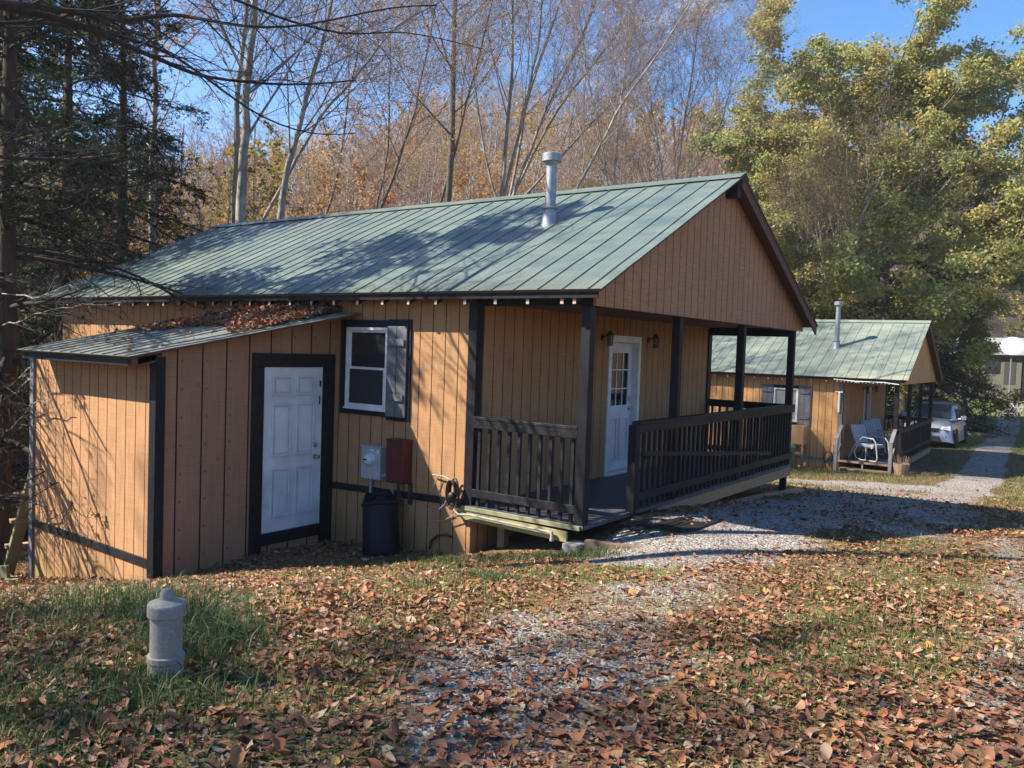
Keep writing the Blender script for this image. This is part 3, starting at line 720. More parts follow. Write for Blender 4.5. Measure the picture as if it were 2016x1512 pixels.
m = MB(); m.box(SX1+.0005, SX1+.025, SY-.005, SY+.085, -1.0, zsr(SY)-.06); m.box(SX1-.10, SX1+.025, SY-.028, SY-.0055, -1.0, zsr(SY)-.06); sb(m, 'corner_trim', M['black'], bevel=.003)
m = MB(); m.box(SX0-.02, SX0+.075, SY-.028, SY-.0005, -1.5, zsr(SY)-.06); sb(m, 'corner_trim', M['grey_rail'], bevel=.003)  # end trim coloured grey to look sunlit, unlike the black corner
m = MB(); m.beam((SX0+.076, SY-.014, -.60), (SX1-.101, SY-.014, -.645), .024, .085); sb(m, 'base_band', M['rail'], bevel=.003)
m = MB(); TB = SX1+.024
m.box(SX1+.0005, TB, ya-.175, ya-.004, -1.0, dz0+2.035); m.box(SX1+.0005, TB, yb+.004, -.004, -.95, dz0+2.035); m.box(SX1+.0005, TB, ya-.175, -.004, dz0+2.0355, dz0+2.20); m.box(SX1+.0005, TB, ya-.003, yb+.003, dz0-.15, dz0-.004)
sb(m, 'door_trim', M['black'], bevel=.004)
m = MB(); m.box(SX1-.06, SX1+.012, ya-.03, ya-.002, dz0-.02, dz0+2.034); m.box(SX1-.06, SX1+.012, yb+.002, yb+.03, dz0-.02, dz0+2.034); m.box(SX1-.06, SX1+.012, ya-.03, yb+.03, dz0-.03, dz0-.004); m.build('door_jamb', M['vinyl'], shed).location = sh
d = panel_door(shed, SX1+.0, ya, yb, dz0, 2.03, 'six', -.30); d.location = sh
m = MB(); m.box(SX1+.0005, SX1+.01, -.245, -.225, dz0+1.78, dz0+1.86); m.box(SX1+.0005, SX1+.008, -.25, -.235, dz0+1.55, dz0+1.66); m.build('hinge_rust', M['iron'], d)
# roof
m = MB(); m.box(SX0+.36, SX1-.06, -2.775, -2.765, 1.50, 1.585); sb(m, 'fascia', M['black'])
def skew(m):
    m.v = [(x+(.44*(y+2.83)/2.83 if x > SX1-.3 else 0), y, z) for x, y, z in m.v]; return m
m = skew(ribbed_slope(SX0+.34, SX1+.05, -2.83, 1.60, -.005, 2.208, rib=.23, phase=.05)); sb(m, 'shed_roof', M['roof_shed'])
m = MB(); m.prism([(-2.80, 1.602), (-.005, 2.203), (-.005, 2.183), (-2.80, 1.582)], 0, SX0+.36, SX1+.03); skew(m); sb(m, 'roof_sheathing', M['brownroof'])
for i in range(6):
    x = SX0+.38+i*.49; m = MB(); m.prism([(-2.76, 1.588), (SY-.03, 1.645), (SY-.03, 1.565), (-2.76, 1.508)], 0, x-.02, x+.02); sb(m, 'rafter_tail', M['brownroof'])
m = MB(); m.prism([(-2.72, 1.50), (SY-.03, 1.55), (SY-.03, 1.64), (-2.72, 1.595)], 0, SX1-.02, SX1+.02)
sb(m, 'rafter_tail', M['brownroof'])

# ------------------------------------------------------------------ shutter of vegetation helpers
def tubes(P, R, sides):
    """P (N,K,3), R (N,K) -> verts, quad faces"""
    N, K, _ = P.shape
    T = np.empty_like(P); T[:, 1:-1] = P[:, 2:]-P[:, :-2]; T[:, 0] = P[:, 1]-P[:, 0]; T[:, -1] = P[:, -1]-P[:, -2]
    T /= np.maximum(np.linalg.norm(T, axis=2, keepdims=True), 1e-9)
    ref = np.where(np.abs(T[:, :1, 2:3]) > .8, np.array([[[1., .1, 0]]]), np.array([[[0, .1, 1.]]])); ref = np.broadcast_to(ref, T.shape)
    A = np.cross(T, ref); A /= np.maximum(np.linalg.norm(A, axis=2, keepdims=True), 1e-9); B = np.cross(T, A)
    an = np.arange(sides)*2*PI/sides
    V = P[:, :, None, :]+R[:, :, None, None]*(A[:, :, None, :]*np.cos(an)[None, None, :, None]+B[:, :, None, :]*np.sin(an)[None, None, :, None])
    V = V.reshape(-1, 3)
    n = np.arange(N)[:, None, None]; k = np.arange(K-1)[None, :, None]; s = np.arange(sides)[None, None, :]; s2 = (s+1) % sides
    b = n*K*sides+k*sides
    F = np.stack([b+s, b+s2, b+sides+s2, b+sides+s], -1).reshape(-1, 4)
    return V, F
def join(parts):
    vs = []; fs = []; o = 0
    for v, f in parts:
        vs.append(v); fs.append([x+o for x in (f if isinstance(f, list) else [f])]); o += len(v)
    return np.concatenate(vs), [x for f in fs for x in f]
def interp(P, R, idx, t):
    K = P.shape[1]; s = t*(K-1); i = np.minimum(s.astype(int), K-2); f = (s-i)[:, None]
    a = P[idx, i]; b = P[idx, i+1]; r = R[idx, i]*(1-f[:, 0])+R[idx, i+1]*f[:, 0]
    d = b-a; d /= np.maximum(np.linalg.norm(d, axis=1, keepdims=True), 1e-9)
    return a*(1-f)+b*f, d, r
def curve(rng, p, d, ln, r, K, wob, up, rend=.25):
    N = len(p); P = np.empty((N, K, 3)); P[:, 0] = p; seg = (ln/(K-1))[:, None]
    for k in range(1, K):
        d = d+rng.normal(0, wob, (N, 3)); d[:, 2] += up
        d /= np.maximum(np.linalg.norm(d, axis=1, keepdims=True), 1e-9)
        P[:, k] = P[:, k-1]+d*seg
    R = r[:, None]*np.linspace(1, rend, K)[None]
    return P, R
def children(rng, P, R, n, t0, t1, ratio, ang, K, wob, up, rr=.6, taper=.55, rmin=.002, flat=None):
    N = len(P); idx = np.repeat(np.arange(N), n)
    t = rng.uniform(t0, t1, N*n)
    if n > 2: t = t0+(t1-t0)*((np.tile(np.arange(n), N)+rng.uniform(0, 1, N*n))/n)
    p, d, r = interp(P, R, idx, t)
    v = rng.normal(0, 1, (N*n, 3))
    if flat is not None: v[:, 2] *= flat
    v -= d*(v*d).sum(1, keepdims=True); v /= np.maximum(np.linalg.norm(v, axis=1, keepdims=True), 1e-9)
    a = np.radians(rng.normal(ang[0], ang[1], N*n))[:, None]
    nd = d*np.cos(a)+v*np.sin(a)
    pl = np.linalg.norm(P[:, -1]-P[:, 0], axis=1)[idx]
    ln = pl*ratio*(1-taper*(t-t0)/max(1e-6, t1-t0))*rng.uniform(.7, 1.25, N*n)
    return curve(rng, p, nd, ln, np.maximum(r*rr, rmin), K, wob, up)
def leaf_quads(rng, C, size, aspect=.6, droop=0., jitter=.3):
    N = len(C); a = rng.normal(0, 1, (N, 3)); a[:, 2] = a[:, 2]*.6-droop; a /= np.linalg.norm(a, axis=1, keepdims=True)
    b = rng.normal(0, 1, (N, 3)); b -= a*(a*b).sum(1, keepdims=True); b /= np.linalg.norm(b, axis=1, keepdims=True)
    s = size*rng.uniform(1-jitter, 1+jitter, (N, 1)); c = np.cross(a, b)
    V = np.stack([C, C+a*s*.5+b*s*aspect*.5+c*s*.08, C+a*s, C+a*s*.5-b*s*aspect*.5+c*s*.08], 1).reshape(-1, 3)
    F = (np.arange(N)*4)[:, None]+np.arange(4)[None]
    return V, F

M['bark_grey'] = m_bark('grey_bark', (.32, .285, .245), (.15, .13, .11), (.40, .38, .33))
M['bark_dark'] = m_bark('dark_bark', (.19, .16, .135), (.09, .075, .062), (.12, .13, .09))
M['bark_hemlock'] = m_bark('hemlock_bark', (.10, .068, .052), (.05, .035, .028))
M['twig'] = m_bark('twig_bark', (.29, .225, .17), (.18, .135, .10))
M['twig_purple'] = m_bark('purple_twig_bark', (.29, .215, .165), (.19, .135, .105))
M['twig_dark'] = m_bark('dark_twig_bark', (.06, .05, .045), (.035, .03, .03))
M['hemlock'] = m_leaf('hemlock_needles', [(0, (.010, .026, .012)), (.5, (.020, .045, .018)), (1, (.045, .085, .028))], .2, clump=.3, clumpcol=(.02, .035, .015))
M['gold'] = m_leaf('golden_leaves', [(0, (.50, .27, .05)), (.4, (.66, .42, .08)), (.75, (.46, .40, .10)), (1, (.70, .33, .07))], .45, clump=.25, clumpcol=(.45, .24, .08))
M['rust'] = m_leaf('rust_leaves', [(0, (.38, .15, .05)), (.5, (.50, .24, .07)), (.8, (.40, .24, .11)), (1, (.58, .34, .10))], .45, clump=.3, clumpcol=(.30, .14, .06))
M['pinkbud'] = m_leaf('russet_buds', [(0, (.36, .21, .13)), (.5, (.48, .31, .18)), (1, (.60, .44, .27))], .4, clump=.2, clumpcol=(.34, .21, .13))
M['oakleaf'] = m_leaf('turning_oak_leaves', [(0, (.15, .25, .075)), (.35, (.29, .38, .12)), (.65, (.43, .46, .17)), (.93, (.54, .45, .17)), (1, (.66, .33, .10))], .5, clump=.55, clump_scale=.42, clumpcol=(.56, .44, .14))
M['bushleaf'] = m_leaf('olive_bush_leaves', [(0, (.08, .11, .03)), (.5, (.20, .20, .05)), (.8, (.40, .33, .06)), (1, (.50, .28, .06))], .42, clump=.4, clumpcol=(.40, .30, .05))

def bare_tree_parts(rng, trunk_pts, trunk_r, n1=16, n2=7, n3=6, n4=0, r1=.34, t0=.35, ang1=(42, 10), up=.09, leaves=0, leafsize=.09, twigmin=.004, sides=(10, 5, 3), spread=.06, n2t=.2, rr1=.36):
    P0 = np.array([trunk_pts], float); R0 = np.array([trunk_r], float)*.8
    # refine the trunk with wobble
    K = 16; s = np.linspace(0, len(trunk_pts)-1, K); i = np.minimum(s.astype(int), len(trunk_pts)-2); f = (s-i)[:, None]
    P = P0[0][i]*(1-f)+P0[0][i+1]*f; R = R0[0][i]*(1-f[:, 0])+R0[0][i+1]*f[:, 0]
    w = np.cumsum(rng.normal(0, .02, (K, 3)), axis=0); w[:, 2] = 0; w[0] = 0; P = P+w*(np.linalg.norm(P[-1]-P[0])/10)
    P = P[None]; R = R[None]
    a = children(rng, P, R, n1, t0, .98, r1, ang1, 7, spread, up, rr1, .35, twigmin*2)
    b = children(rng, *a, n2, n2t, .98, .5, (40, 12), 5, spread*1.6, up*.8, .55, .4, twigmin*1.5)
    c = children(rng, *b, n3, .15, .98, .55, (38, 14), 4, spread*2, up*.6, .6, .4, twigmin)
    parts_t = [tubes(P, R, sides[0]), tubes(*a, sides[1])]; parts_b = [tubes(*b, 4), tubes(*c, sides[2])]
    last = c
    if n4:
        d = children(rng, *c, n4, .2, .98, .6, (38, 14), 3, spread*2, up*.4, .7, .4, twigmin*.8); parts_b.append(tubes(*d, sides[2])); last = d
    lv = None
    if leaves:
        idx = rng.integers(0, len(last[0]), leaves); p, _, _ = interp(last[0], last[1], idx, rng.uniform(.3, 1, leaves))
        lv = leaf_quads(rng, p+rng.normal(0, .06, p.shape), leafsize)
    return join(parts_t), join(parts_b), lv
def tree_thing(name, base, parts, mats, label, group=None, cat='tree', leafmat=None, cname='crown'):
    base = np.array(base, float); r = empty(name, tuple(base), 0, label, cat, group)
    (tv, tf), (bv, bf), lv = parts
    link('trunk', np_mesh(name+'_trunk', tv-base, tf, mats[0], smooth=True), r)
    link('branches', np_mesh(name+'_branches', bv-base, bf, mats[1]), r)
    if lv is not None: link(cname, np_mesh(name+'_leaves', lv[0]-base, [lv[1]], leafmat), r)
    return r
def px_trunk(pts, dist, w_base, w_top):
    """trunk polyline through photo pixels at one distance; the foot is put on the ground"""
    q = [at(x, y, dist if not isinstance(dist, (list, tuple)) else dist[i]) for i, (x, y) in enumerate(pts)]
    d = q[1]-q[0]; foot = q[0].copy(); gzv = g1(foot[0], foot[1])
    k = (gzv-foot[2])/max(.2, abs(d[2]))*(-1)
    foot = q[0]-d/abs(d[2])*(q[0][2]-gzv+.2) if abs(d[2]) > .01 else foot
    P = [foot]+q; n = len(P)
    return np.array(P), np.linspace(w_base/2, w_top/2, n)

# ------------------------------------------------------------------ hemlocks
def hemlock_parts(seed, Ht, r0, n1=95, needles=60000, t0=.07, reach=.36, bare=.0, nsize=.075):
    rng = np.random.default_rng(seed)
    z = np.linspace(0, Ht, 8); P = np.stack([np.cumsum(rng.normal(0, .04, 8)), np.cumsum(rng.normal(0, .04, 8)), z-.3], 1)[None]; P[0, 0, :2] = 0
    R = np.linspace(r0, .02, 8)[None]
    a = children(rng, P, R, n1, t0, .99, reach, (88, 9), 8, .07, -.012, .35, .78, .008)
    a[0][:, :, 2] -= (np.linspace(0, 1, 8)[None]**1.6)*np.linalg.norm(a[0][:, -1]-a[0][:, 0], axis=1)[:, None]*.18
    b = children(rng, *a, 13, .15, .99, .42, (55, 12), 5, .08, -.03, .5, .55, .004, flat=.12)
    c = children(rng, *b, 7, .1, .99, .5, (48, 12), 3, .1, -.03, .6, .4, .003, flat=.2)
    live = rng.uniform(0, 1, len(c[0])) < np.clip((c[0][:, 0, 2]-Ht*bare)/(Ht*.08)+.12, .10, 1)
    c2_ = (c[0][live], c[1][live]); idx = rng.integers(0, len(c2_[0]), needles)
    p, d, _ = interp(*c2_, idx, rng.uniform(.05, 1, needles))
    N = needles; s = rng.normal(0, 1, (N, 3)); s[:, 2] *= .25; s -= d*(s*d).sum(1, keepdims=True); s /= np.linalg.norm(s, axis=1, keepdims=True)
    ax = d*.6+s*.8; ax /= np.linalg.norm(ax, axis=1, keepdims=True); w = np.cross(ax, np.array([0, 0, 1.])); w /= np.maximum(np.linalg.norm(w, axis=1, keepdims=True), 1e-6)
    w = w+rng.normal(0, .3, (N, 3)); L_ = nsize*rng.uniform(.6, 1.3, (N, 1)); q = L_*.17
    V = np.stack([p-w*q*.4, p+ax*L_*.5-w*q, p+ax*L_, p+ax*L_*.5+w*q], 1).reshape(-1, 3)
    F = (np.arange(N)*4)[:, None]+np.arange(4)[None]
    return (tubes(P, R, 12), join([tubes(*a, 5), tubes(*b, 3), tubes(*c, 3)]), (V, F))
def hemlock(seed, base, label, group='hemlocks left of the cabin', parts=None, **k):
    p = hemlock_parts(seed, **k)
    (tv, tf), (bv, bf), (lv, lf) = p
    r = empty('hemlock_tree', tuple(base), 0, label, 'tree', group)
    link('trunk', np_mesh('hemlock_trunk', tv, [tf], M['bark_hemlock'], True), r)
    link('branches', np_mesh('hemlock_branches', bv, bf, M['twig_dark']), r)
    link('foliage', np_mesh('hemlock_foliage', lv, [lf], M['hemlock']), r)
    return r
def gpos(px, dist, py=700):
    p = at(px, py, dist); return (p[0], p[1], g1(p[0], p[1]))
M['lichen'] = m_bark('lichened_twig', (.34, .34, .30), (.20, .19, .16))
hA = hemlock(11, gpos(4, 13.4), 'hemlock with thick reddish trunk at the left picture edge, nearest the shed', Ht=13, r0=.17, n1=80, bare=.34, needles=52000, t0=.10, reach=.24)
rng = np.random.default_rng(123); pb = []
for pts, dd_ in (([(10, 770), (45, 735), (95, 700), (140, 683), (175, 680)], 11.3), ([(5, 640), (50, 628), (110, 606), (180, 600), (245, 598)], 11.6), ([(5, 790), (60, 745), (110, 738), (205, 722)], 11.2), ([(5, 575), (70, 590), (130, 560), (190, 585)], 11.8), ([(5, 860), (60, 800), (90, 770)], 11.2)):
    Q = np.array([at(x_, y_, 13.2+(dd_-13.2)*(i/(len(pts)-1))**.6) for i, (x_, y_) in enumerate(pts)]); s_ = np.linspace(0, len(Q)-1, 14); i_ = np.minimum(s_.astype(int), len(Q)-2); f_ = (s_-i_)[:, None]
    P = (Q[i_]*(1-f_)+Q[i_+1]*f_)[None]+rng.normal(0, .012, (1, 14, 3)); R = np.linspace(.012, .004, 14)[None]
    a = children(rng, P, R, 14, .1, .99, .22, (45, 12), 5, .12, -.02, .5, .4, .0022, flat=.4); b = children(rng, *a, 6, .1, .98, .5, (42, 12), 3, .12, -.02, .6, .4, .0016, flat=.5); pb += [tubes(P, R, 6), tubes(*a, 4), tubes(*b, 3)]
v, f = join(pb); o_ = np.array(hA.location); link('dead_branches', np_mesh('hemlock_dead_branches', v-o_, f, M['lichen']), hA)
hB = hemlock(12, gpos(232, 23), 'hemlock with bare grey lower trunk rising above the left end of the cabin roof', Ht=15, r0=.2, n1=100, bare=.20, needles=80000, reach=.26)
def dup(o, loc, rz, sc, label, group=None):
    c = copy_tree(o); c.location = loc; c.rotation_euler = (0, 0, rz); c.scale = (sc,)*3; c['label'] = label
    if group: c['group'] = group
    return c
dup(hB, gpos(120, 19), 2.1, .92, 'dense dark hemlock second from the left edge, behind the shed roof')
dup(hB, gpos(40, 30), 4.0, 1.12, 'tall hemlock far back between the two left trunks')
dup(hB, gpos(300, 33), 1.0, .8, 'smaller hemlock peeking over the far left roof corner')
dup(hB, gpos(-60, 22), 3.1, 1.1, 'tall hemlock cut by the left picture edge, behind the nearest one')
# outside the frame toward the sun: they throw the dappled shade
for i, (x, y, s, rz) in enumerate([(-17.5, -5.8, .85, .4), (-23, -8.5, 1.1, 5.0), (-10.5, -13.5, .6, 3.3)]):
    dup(hB if i % 2 else hA, (x, y, g1(x, y)), rz, s, 'hemlock of the grove on the sunny side of the yard', 'hemlocks on the sunny side of the yard')

# ------------------------------------------------------------------ bare trees behind the cabin
def multi(rng, stems, **k):
    ps = [bare_tree_parts(rng, P, R, **k) for P, R in stems]
    j = lambda i: join([(p[i][0], list(p[i][1])) for p in ps])
    lv = None
    if ps[0][2] is not None:
        v, f = join([p[2] for p in ps]); lv = (v, np.concatenate(f))
    return j(0), j(1), lv
GB = 'bare trees close behind the cabin'
def near_tree(seed, stems, label, mats=('bark_grey', 'twig_purple'), leafmat='pinkbud', **k):
    rng = np.random.default_rng(seed); st = [px_trunk(*s) for s in stems]
    base = st[0][0][0].copy(); base[2] += .0
    return tree_thing('bare_tree', base, multi(rng, st, **k), (M[mats[0]], M[mats[1]]), label, GB, 'tree', M[leafmat], 'leaves')
near_tree(1, [([(470, 440), (478, 300), (492, 150), (505, 0), (518, -180)], 24, .38, .16), ([(462, 440), (470, 260), (483, 100), (488, -40), (480, -200)], 24.6, .24, .10)],
          'tall pale double trunked bare tree behind the left half of the roof ridge', n1=16, n2=8, n3=7, n4=3, r1=.30, t0=.42, leaves=2500, leafsize=.07)
near_tree(2, [([(298, 480), (300, 300), (308, 120), (318, -60), (322, -220)], 25, .27, .10)],
          'slim straight pale trunk with a few orange leaves left of the double trunk', n1=18, n2=8, n3=7, n4=2, r1=.26, t0=.35, leaves=5500, leafsize=.09, leafmat='rust')
near_tree(3, [([(553, 435), (568, 330), (600, 200), (640, 70), (680, -90)], 26, .30, .10), ([(566, 345), (625, 240), (700, 150), (790, 50), (900, -10)], 26, .15, .05)],
          'leaning pale tree forking low with one long limb reaching right', n1=14, n2=8, n3=7, n4=2, r1=.30, t0=.4, leaves=1600, leafsize=.07)
near_tree(4, [([(884, 405), (893, 230), (897, 80), (900, -60), (905, -200)], 33, .38, .14), ([(896, 300), (925, 190), (960, 60), (990, -60)], 33, .18, .06)],
          'dark straight trunk forking into a V above the middle of the ridge', mats=('bark_dark', 'twig_purple'), n1=16, n2=8, n3=7, n4=2, r1=.26, t0=.35, leaves=3500, leafsize=.08, leafmat='gold')
near_tree(5, [([(985, 398), (1002, 260), (1012, 110), (1018, -60), (1022, -200)], 33, .25, .09), ([(992, 398), (1030, 240), (1062, 90), (1078, -80)], 33.3, .21, .08),
              ([(998, 398), (1062, 230), (1130, 90), (1190, -60)], 33.6, .20, .08), ([(1004, 398), (1085, 240), (1190, 110), (1290, -30)], 34, .19, .07),
              ([(1008, 398), (1110, 290), (1240, 150), (1330, 40)], 34.5, .16, .05), ([(980, 398), (955, 290), (940, 170), (925, 60)], 33.5, .15, .05), ([(1001, 398), (1040, 190), (1110, 0), (1150, -120)], 35, .19, .07)],
          'clump of many slender grey stems fanning out left of the flue pipe', n1=12, n2=7, n3=7, n4=2, r1=.26, t0=.4, ang1=(32, 8), leaves=1800, leafsize=.06)
near_tree(6, [([(1118, 392), (1165, 290), (1225, 190), (1300, 85), (1370, -20)], 23, .13, .04)],
          'single thin pale trunk slanting right above the flue pipe', n1=14, n2=7, n3=7, n4=2, r1=.3, t0=.3, leaves=600, leafsize=.07)
near_tree(7, [([(745, 420), (790, 320), (828, 215), (850, 110), (870, 10)], 29, .17, .05), ([(738, 420), (762, 310), (770, 180), (765, 60)], 29.5, .13, .04)],
          'two thin crooked trunks rising from one foot left of the dark trunk', mats=('bark_dark', 'twig_purple'), n1=15, n2=8, n3=7, n4=2, r1=.32, t0=.3, leaves=3800, leafsize=.08, leafmat='pinkbud')
near_tree(8, [([(645, 428), (672, 320), (690, 215), (712, 120), (720, 20)], 31, .15, .05)],
          'slender crooked tree with a spray of fine twigs right of the leaning tree', mats=('bark_dark', 'twig_purple'), n1=18, n2=8, n3=7, n4=2, r1=.34, t0=.25, leaves=2500, leafsize=.08, leafmat='pinkbud')
near_tree(9, [([(1330, 360), (1345, 250), (1368, 130), (1382, 20)], 33, .14, .05), ([(1310, 360), (1290, 240), (1275, 150)], 33, .12, .04), ([(1345, 360), (1400, 260), (1425, 190)], 33, .10, .04)],
          'fine twigged bare tree against the sky above the right end of the ridge', n1=18, n2=8, n3=8, n4=2, r1=.36, t0=.2, ang1=(30, 8), leaves=2600, leafsize=.06)
near_tree(10, [([(1210, 370), (1222, 260), (1236, 150), (1244, 40)], 30, .13, .04), ([(1200, 370), (1180, 250), (1160, 130)], 30, .11, .04)],
          'twiggy bare tree between the flue pipe and the gable peak', n1=18, n2=8, n3=8, n4=2, r1=.36, t0=.2, ang1=(30, 8), leaves=900, leafsize=.06)

# tree outside the left edge whose long bare limbs hang into the picture
rng = np.random.default_rng(77)
fo = np.array(gpos(-420, 9.5)); tp = np.array([fo+(0, 0, -.2), fo+(.1, .1, 3), fo+(.1, .3, 6), fo+(.2, .3, 9), fo+(.3, .2, 13)])
tv, tf = tubes(tp[None], np.linspace(.22, .07, 5)[None], 12)
limbs = [([(-300, -20), (-60, 0), (60, 22), (170, 50), (250, 92), (320, 118), (385, 150), (470, 160), (580, 170), (700, 158)], 9.2, 10.5, .042),
         ([(-300, -40), (0, 8), (100, 12), (190, 35), (260, 44), (330, 20), (430, 46), (520, 56), (620, 50), (760, 12), (860, 10)], 9.0, 10.8, .034),
         ([(-250, 60), (-40, 50), (80, 40), (200, 62), (330, 95), (440, 180), (520, 236), (620, 268), (700, 262)], 9.6, 11.2, .026),
         ([(-250, 260), (0, 312), (80, 312), (150, 316), (200, 342), (240, 370), (285, 383), (312, 380)], 9.4, 10.0, .022),
         ([(-250, 120), (-20, 150), (60, 230), (140, 330), (190, 420), (260, 460)], 9.6, 10.2, .012),
         ([(-250, -100), (200, -60), (420, -20), (560, 40), (680, 70), (800, 60), (950, 96)], 9.8, 11.5, .024),
         ([(-280, 200), (-50, 240), (60, 290), (170, 300), (300, 345), (400, 330)], 10.2, 11.0, .010)]
pt = []; pb = []
for pts, d0_, d1_, r_ in limbs:
    Q = np.array([at(x, y, d0_+(d1_-d0_)*i/(len(pts)-1)) for i, (x, y) in enumerate(pts)])
    s = np.linspace(0, len(Q)-1, 24); i = np.minimum(s.astype(int), len(Q)-2); f = (s-i)[:, None]; Q2 = Q[i]*(1-f)+Q[i+1]*f
    for _ in range(2): Q2[1:-1] = (Q2[:-2]+2*Q2[1:-1]+Q2[2:])/4
    P = Q2[None]; R = np.linspace(r_, r_*.22, 24)[None]; pt.append(tubes(P, R, 7))
    a = children(rng, P, R, 16, .12, .99, .24, (38, 12), 7, .09, .0, .5, .5, .003); b = children(rng, *a, 6, .15, .98, .5, (38, 12), 5, .1, .0, .6, .4, .0022); c = children(rng, *b, 4, .1, .98, .5, (38, 12), 3, .1, 0, .6, .4, .0018)
    pb += [tubes(*a, 5), tubes(*b, 3), tubes(*c, 3)]
ov = empty('bare_tree', tuple(fo), 0, 'dark leafless limbs of a tree beyond the left edge reaching across the upper left sky', 'tree')
link('trunk', np_mesh('overhang_trunk', tv-fo, [tf], M['twig_dark'], True), ov)
v, f = join(pt); link('limbs', np_mesh('overhang_limbs', v-fo, f, M['twig_dark'], True), ov)
v, f = join(pb); link('twigs', np_mesh('overhang_twigs', v-fo, f, M['twig_dark']), ov)

# bare trees on the sunny side, outside the frame
rng = np.random.default_rng(5)
def bare_proto(seed, Ht, r0, lean=.1, **k):
    rng = np.random.default_rng(seed); P = [(0, 0, -.3)]
    lx, ly = rng.normal(0, lean, 2)
    for i in range(1, 6): P.append((lx*i*Ht/12+rng.normal(0, .1), ly*i*Ht/12+rng.normal(0, .1), Ht*i/5))
    return bare_tree_parts(rng, P, list(np.linspace(r0, r0*.2, 6)), **k)
sp = tree_thing('bare_tree', (0, 0, 0), bare_proto(31, 13, .19, n1=20, n2=7, n3=5, n4=0, r1=.34, t0=.30, ang1=(48, 10), leaves=2600, leafsize=.12), (M['bark_grey'], M['twig']),
                'bare tree of the row on the sunny side of the yard', 'bare trees on the sunny side of the yard', 'tree', M['rust'], 'leaves')
spots = [(-19.5, -15.5, 1.25, 0), (-19, -3.6, 1.15, 1.2), (-8.2, -13.2, 1.0, 2.2), (-3.8, -14.6, .95, 4.0), (-12.5, -17, 1.2, .6), (-24, -12, 1.2, 3)]
for i, (x, y, s, rz) in enumerate(spots):
    o = sp if i == 0 else copy_tree(sp); o.location = (x, y, g1(x, y)); o.rotation_euler = (0, 0, rz); o.scale = (s,)*3

# ------------------------------------------------------------------ hillside wood: individual trees
protos = []
for seed, kw, mats, lm, lab in [
    (41, dict(Ht=13, r0=.13, n1=15, n2=7, n3=5, r1=.32, t0=.35, leaves=0), ('bark_grey', 'twig'), None, 'leafless grey tree standing on the wooded hillside'),
    (42, dict(Ht=11, r0=.10, n1=16, n2=7, n3=6, r1=.36, t0=.25, leaves=1400, leafsize=.12), ('bark_grey', 'twig_purple'), 'pinkbud', 'russet twigged tree standing on the wooded hillside'),
    (43, dict(Ht=10, r0=.10, n1=15, n2=6, n3=5, r1=.38, t0=.22, leaves=4200, leafsize=.15), ('bark_dark', 'twig'), 'gold', 'golden leaved tree standing on the wooded hillside'),
    (44, dict(Ht=10, r0=.11, n1=15, n2=6, n3=5, r1=.38, t0=.25, leaves=3600, leafsize=.15), ('bark_dark', 'twig'), 'rust', 'rust leaved tree standing on the wooded hillside'),
    (45, dict(Ht=14, r0=.12, n1=14, n2=8, n3=6, r1=.26, t0=.45, leaves=0), ('bark_grey', 'twig_purple'), None, 'slim high crowned bare tree standing on the wooded hillside'),
    (46, dict(Ht=9, r0=.09, n1=15, n2=6, n3=5, r1=.42, t0=.18, leaves=5200, leafsize=.15), ('bark_dark', 'twig'), 'bushleaf', 'olive leaved tree standing on the wooded hillside')]:
    protos.append(tree_thing('hillside_tree', (0, 0, 0), bare_proto(seed, kw.pop('Ht'), kw.pop('r0'), .12, twigmin=.006, sides=(7, 4, 3), **kw), (M[mats[0]], M[mats[1]]), lab, lab.replace(' standing', 's').replace('tree ', 'tree '), 'tree', M[lm] if lm else None, 'leaves'))
for p_, g_ in zip(protos, ('leafless grey hillside trees', 'russet twigged hillside trees', 'golden hillside trees', 'rust leaved hillside trees', 'slim high crowned hillside trees', 'olive hillside trees')): p_['group'] = g_
rng = np.random.default_rng(9); placed = []; tries = 0; first = set()
while len(placed) < 296 and tries < 9000:
    tries += 1; az = rng.uniform(-34, 33); a = math.radians(az)-YAW
    Rm = 27+80*rng.uniform(0, 1)**1.25
    x, y = CAM[0]+Rm*math.sin(a), CAM[1]+Rm*math.cos(a)
    d0 = np.interp(az, _az, _d0)
    if Rm < d0+1 and not (az < 10 and Rm > 25): continue
    if x > -7 and y > 8 and Rm < 62: continue
    if x > -17 and y > 8 and y < 26: continue
    if -13.5 < x < 1 and -2 < y < 9: continue
    if az > 20 and x > -9: continue
    if any((x-q[0])**2+(y-q[1])**2 < 2.1**2 for q in placed): continue
    placed.append((x, y))
    n = float(fbm(x/14, y/14, 21, 2)); u = rng.uniform()
    w = [.16, .20, .26, .18, .13, .07]
    if n > .53: w = [.18, .12, .32, .16, .12, .10]
    elif n < .42: w = [.26, .30, .03, .10, .26, .05]
    if az > 12: w = [.18, .2, .1, .1, .12, .30]
    k = int(rng.choice(6, p=np.array(w)/sum(w)))
    o = protos[k] if k not in first else copy_tree(protos[k]); first.add(k)
    o.location = (x, y, g1(x, y)); o.rotation_euler = (rng.normal(0, .05), rng.normal(0, .05), rng.uniform(0, 6.28)); s = rng.uniform(.62, 1.0); o.scale = (s, s, s*rng.uniform(.9, 1.1))

